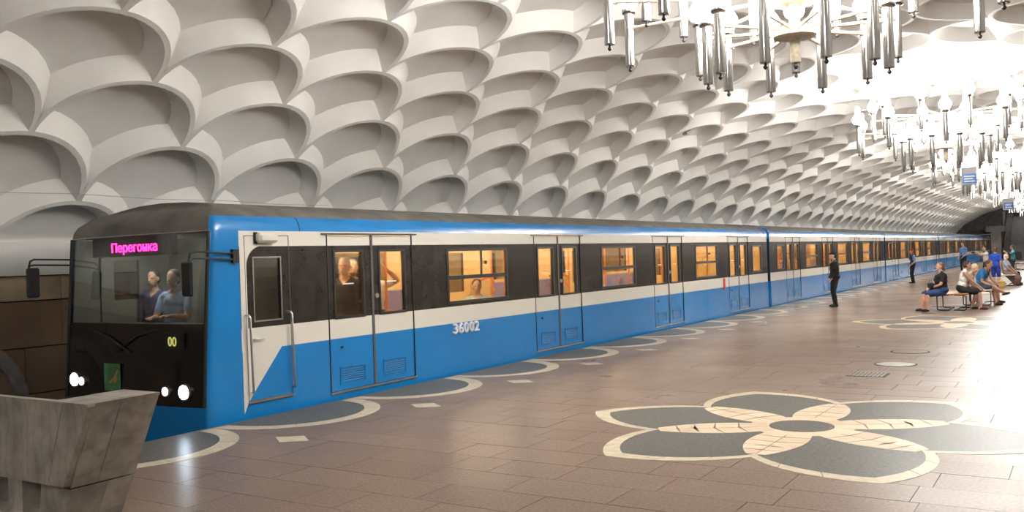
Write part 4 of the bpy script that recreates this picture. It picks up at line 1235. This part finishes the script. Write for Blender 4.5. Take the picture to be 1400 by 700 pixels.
person('brown-haired person hunched behind the man in the blue t-shirt', (-0.20, 29.5), (0.9, -0.3), 1.62, pose='sit', seat=0.46, lean=0.42, shirt=(0.03, 0.03, 0.04), sleeve='none', lower=(0.03, 0.03, 0.04), legs='shorts', shoes=(0.03, 0.02, 0.015), hair=(0.16, 0.07, 0.03),
       hands=[(-0.1, 0.46, 0.0), (0.16, 0.44, 0.0)], group='people on the benches')
# --- farther group
person('man in white t-shirt raising a camera towards the train', (-1.16, 43.0), (-0.9, -0.35), 1.62, shirt=(0.72, 0.70, 0.66), lower=(0.012, 0.014, 0.04), legs='shorts', hair=(0.02, 0.015, 0.012), hands=[(-0.10, 0.40, 0.52), (0.08, 0.40, 0.52)], elbow=[(-1, 0.2, -0.8), (1, 0.2, -0.8)], vox=0.015, group='people near the second bench')
b = MB(); b.bbox(-0.065, 0.065, -0.03, 0.03, -0.04, 0.04, 0.008); b.tube([(0, -0.02, 0), (0, -0.085, 0)], 0.03, 12)
o = b.build('photo_camera', black, None, (-1.60, 42.84, 1.33)); o.rotation_euler = (0, 0, math.radians(-70)); tag(o, 'small black camera held up by the man in white', 'camera')
person('man in royal blue t-shirt and matching shorts standing', (-0.50, 38.9), (0.35, 0.95), 1.56, shirt=(0.012, 0.06, 0.42), lower=(0.012, 0.04, 0.30), legs='shorts', shoes=(0.05, 0.03, 0.02), hair=(0.09, 0.045, 0.03), width=1.08, hands=[(-0.23, 0.05, -0.08), (0.22, 0.1, -0.05)], vox=0.015, group='people near the second bench', head_yaw=0.5)
person('white-haired woman in grey top and patterned skirt sitting', (-0.30, 41.2), (0.9, -0.4), 1.55, pose='sit', seat=0.45, shirt=(0.33, 0.40, 0.52), lower=(0.22, 0.12, 0.10), legs='shorts', hair=(0.70, 0.66, 0.60), hairstyle='bob', female=True, width=1.1, hands=[(-0.1, 0.34, 0.05), (0.1, 0.34, 0.05)], skirt=True, vox=0.015, group='people near the second bench')
person('dark-haired person in black sitting behind the white-haired woman', (-0.25, 42.3), (0.5, 0.8), 1.6, pose='sit', seat=0.45, shirt=(0.02, 0.02, 0.022), sleeve='long', lower=(0.03, 0.03, 0.03), hair=(0.03, 0.015, 0.01), hairstyle='long', female=True, vox=0.016, group='people near the second bench')
tm_ = person('man in teal t-shirt and jeans holding up a phone', (-0.54, 49.5), (-0.95, -0.25), 1.58, shirt=(0.03, 0.28, 0.32), lower=(0.03, 0.055, 0.10), hair=(0.04, 0.02, 0.015), hands=[(-0.06, 0.36, 0.46), (0.08, 0.36, 0.42)], vox=0.015, group='people near the second bench')
b = MB(); b.bbox(-0.15, 0.15, -0.11, 0.09, -0.22, 0.22, 0.05)
o = b.build('backpack', cmat((0.012, 0.014, 0.025)), None, (-0.31, 49.56, 1.08)); o.rotation_euler = (0, 0, math.radians(105)); tag(o, 'dark backpack on the back of the man in teal', 'backpack')
# bag held by the woman on the bench, carrier bag
b = MB(); b.bbox(-0.13, 0.13, -0.06, 0.06, 0, 0.17, 0.03); b.tube([(-0.1, 0, 0.16), (-0.06, 0, 0.24), (0.06, 0, 0.24), (0.1, 0, 0.16)], 0.008, 6)
o = b.build('handbag', black, None, (-1.03, 25.875, 0.575)); o.rotation_euler = (0, 0, math.radians(114)); tag(o, 'small black handbag on the lap of the woman in black', 'bag')
b = MB(); b.hull([(-0.10, -0.06, 0), (0.10, -0.06, 0), (0.10, 0.06, 0), (-0.10, 0.06, 0), (-0.13, -0.05, 0.26), (0.13, -0.05, 0.26), (0.13, 0.05, 0.26), (-0.13, 0.05, 0.26), (0.0, 0, 0.33)])
tag(b.build('carrier_bag', mat('printed_plastic', (0.35, 0.06, 0.03), 0.4, noise=(9, 0.5, (0.3, 0.4, 0.05))), None, (-0.30, 38.6, 0.003)), 'red and green plastic carrier bag by the man in royal blue', 'bag')
# people inside the train and the cab
TR = 'passengers seen through the car windows'  # lighter skin colours below stand in for light on backlit faces
person('grey-haired man in navy polo shirt standing inside the first door', (-6.32, 9.46), (0.45, -1), 1.80, 0.05, shirt=(0.018, 0.022, 0.05), hair=(0.45, 0.43, 0.40), lower=(0.03, 0.03, 0.04), width=1.15, group=TR, head_yaw=0.1, skin=(0.68, 0.44, 0.33))
person('bearded man in dark shirt behind the grey-haired man inside the train', (-6.74, 10.06), (0.8, -0.6), 1.78, 0.05, shirt=(0.03, 0.03, 0.04), hair=(0.22, 0.17, 0.12), beard=(0.2, 0.14, 0.1), lower=(0.03, 0.03, 0.04), group=TR, skin=(0.65, 0.42, 0.31))
person('passenger in white t-shirt gripping the orange pole by the first door', (-6.72, 10.52), (0.8, -0.6), 1.72, 0.05, shirt=(0.7, 0.7, 0.72), hair=(0.06, 0.04, 0.03), lower=(0.03, 0.03, 0.05), hands=[hand_at((-6.72, 10.52), (0.8, -0.6), 1.72, (-6.46, 10.50, 1.66)), (0.24, 0.05, -0.05)], elbow=[(-1, 0.3, -0.8), (0.5, -1, -0.3)], group=TR)
person('dark-haired man in pale blue shirt sitting behind the first wide window', (-6.22, 12.55), (-0.1, -1), 1.74, 0.05, pose='sit', seat=0.47, shirt=(0.40, 0.55, 0.62), hair=(0.05, 0.035, 0.02), lower=(0.03, 0.03, 0.05), group=TR, head_yaw=0.75, width=1.2, skin=(0.68, 0.44, 0.33), upper_only=False, feet=[(-0.1, 0.46), (0.1, 0.46)])
dr = person('driver in light blue short-sleeved shirt sitting in the cab', (-7.57, 7.60), (0.35, -1), 1.74, 0.05, pose='sit', seat=0.80, shirt=(0.30, 0.42, 0.68), hair=(0.10, 0.08, 0.07), lower=(0.02, 0.02, 0.03), hands=[(-0.14, 0.34, 0.22), (0.12, 0.34, 0.2)], feet=[(-0.1, 0.4), (0.1, 0.4)], group='people in the cab')
person('assistant in dark purple jacket standing at the back of the cab', (-8.22, 7.78), (0.4, -1), 1.72, 0.05, shirt=(0.035, 0.03, 0.10), sleeve='long', hair=(0.04, 0.03, 0.03), lower=(0.02, 0.02, 0.03), group='people in the cab')
b = MB(); b.bbox(-7.76, -7.24, 7.45, 7.86, 0.05, 0.80, 0.04); b.v = [tuple(np.array(v)-np.array(head.org)) for v in b.v]; b.build('driver_seat', black, head_root)

# ------------------------------------------------------------------ benches, signs
wood = mat('varnished_orange_wood', (0.42, 0.17, 0.045), 0.35, noise=(6, 0.25))
pale = mat('pale_bench_slats', (0.62, 0.58, 0.50), 0.4)
def bench(label, x, y, ln, m, w_=0.78):
    t = thing('bench', label, 'bench', (x, y, 0), 0, 'platform benches')
    n = 5
    for k in range(n):
        a = -w_/2+k*w_/n
        b = MB(); b.bbox(a+0.006, a+w_/n-0.006, -ln/2, ln/2, 0.41, 0.445, 0.008); b.build('seat_slat', m, t)
    for yy in (-ln/2+0.18, ln/2-0.18):
        for sg in (-1, 1):
            b = MB(); b.tube([(sg*0.06, yy, 0.405), (sg*0.30, yy, 0.395), (sg*0.345, yy, 0.36), (sg*0.34, yy, 0.04), (sg*0.30, yy, 0.018), (sg*0.06, yy, 0.018)], 0.016, 8); b.build('leg', black, t)
    for sg in (-1, 1):
        b = MB(); b.tube([(sg*0.1, -ln/2+0.16, 0.018), (sg*0.1, ln/2-0.16, 0.018)], 0.014, 6); b.build('stretcher', black, t)
    return t
bench('varnished orange wooden bench with black tube legs, nearest on the platform', -0.58, 26.62, 1.5, wood)
bench('pale slatted bench with black tube legs under the man in bright blue', -0.18, 29.0, 2.0, pale)
bench('pale slatted bench under the white-haired woman in the patterned skirt', -0.35, 41.8, 2.4, pale)
bench('farthest dark slatted bench near the right edge of the picture', -1.0, 64.5, 2.4, mat('dark_bench', (0.05, 0.05, 0.06), 0.5))
sign_b = mat('sign_grey', (0.45, 0.45, 0.47), 0.5); sign_f = mat('sign_blue', (0.05, 0.22, 0.62), 0.4); sign_w = mat('sign_white', (0.85, 0.87, 0.9), 0.5)
def hsign(label, x, y, z, w_, h_):
    t = thing('hanging_sign', label, 'sign', (x, y, z), math.radians(8), 'signs hanging from the vault')
    b = MB(); b.bbox(-w_/2, w_/2, -0.16, 0.16, -h_/2, h_/2, 0.01); b.build('sign_box', sign_b, t)
    b = MB(); b.box(-w_*0.45, w_*0.45, -0.168, -0.161, -h_*0.42, h_*0.12); f = b.build('sign_face', sign_f, t)
    for k in range(3):
        b = MB(); b.box(-w_*0.34, w_*(0.34-0.1*(k % 2)), -0.171, -0.168, -h_*0.33+k*h_*0.14, -h_*0.27+k*h_*0.14); b.build('print_line', sign_w, f)
    for sx in (-1, 1):
        b = MB(); b.tube([(sx*w_*0.3, 0, h_/2-0.01), (sx*w_*0.3, 0, 5.78-z)], 0.012, 6); b.build('hanger', steel, t)
hsign('blue-faced hanging sign box in front of the third chandelier', -0.44, 30.0, 3.72, 0.40, 0.52)
hsign('smaller-looking blue hanging sign farther down the hall', -0.5, 47.0, 3.45, 0.40, 0.52)
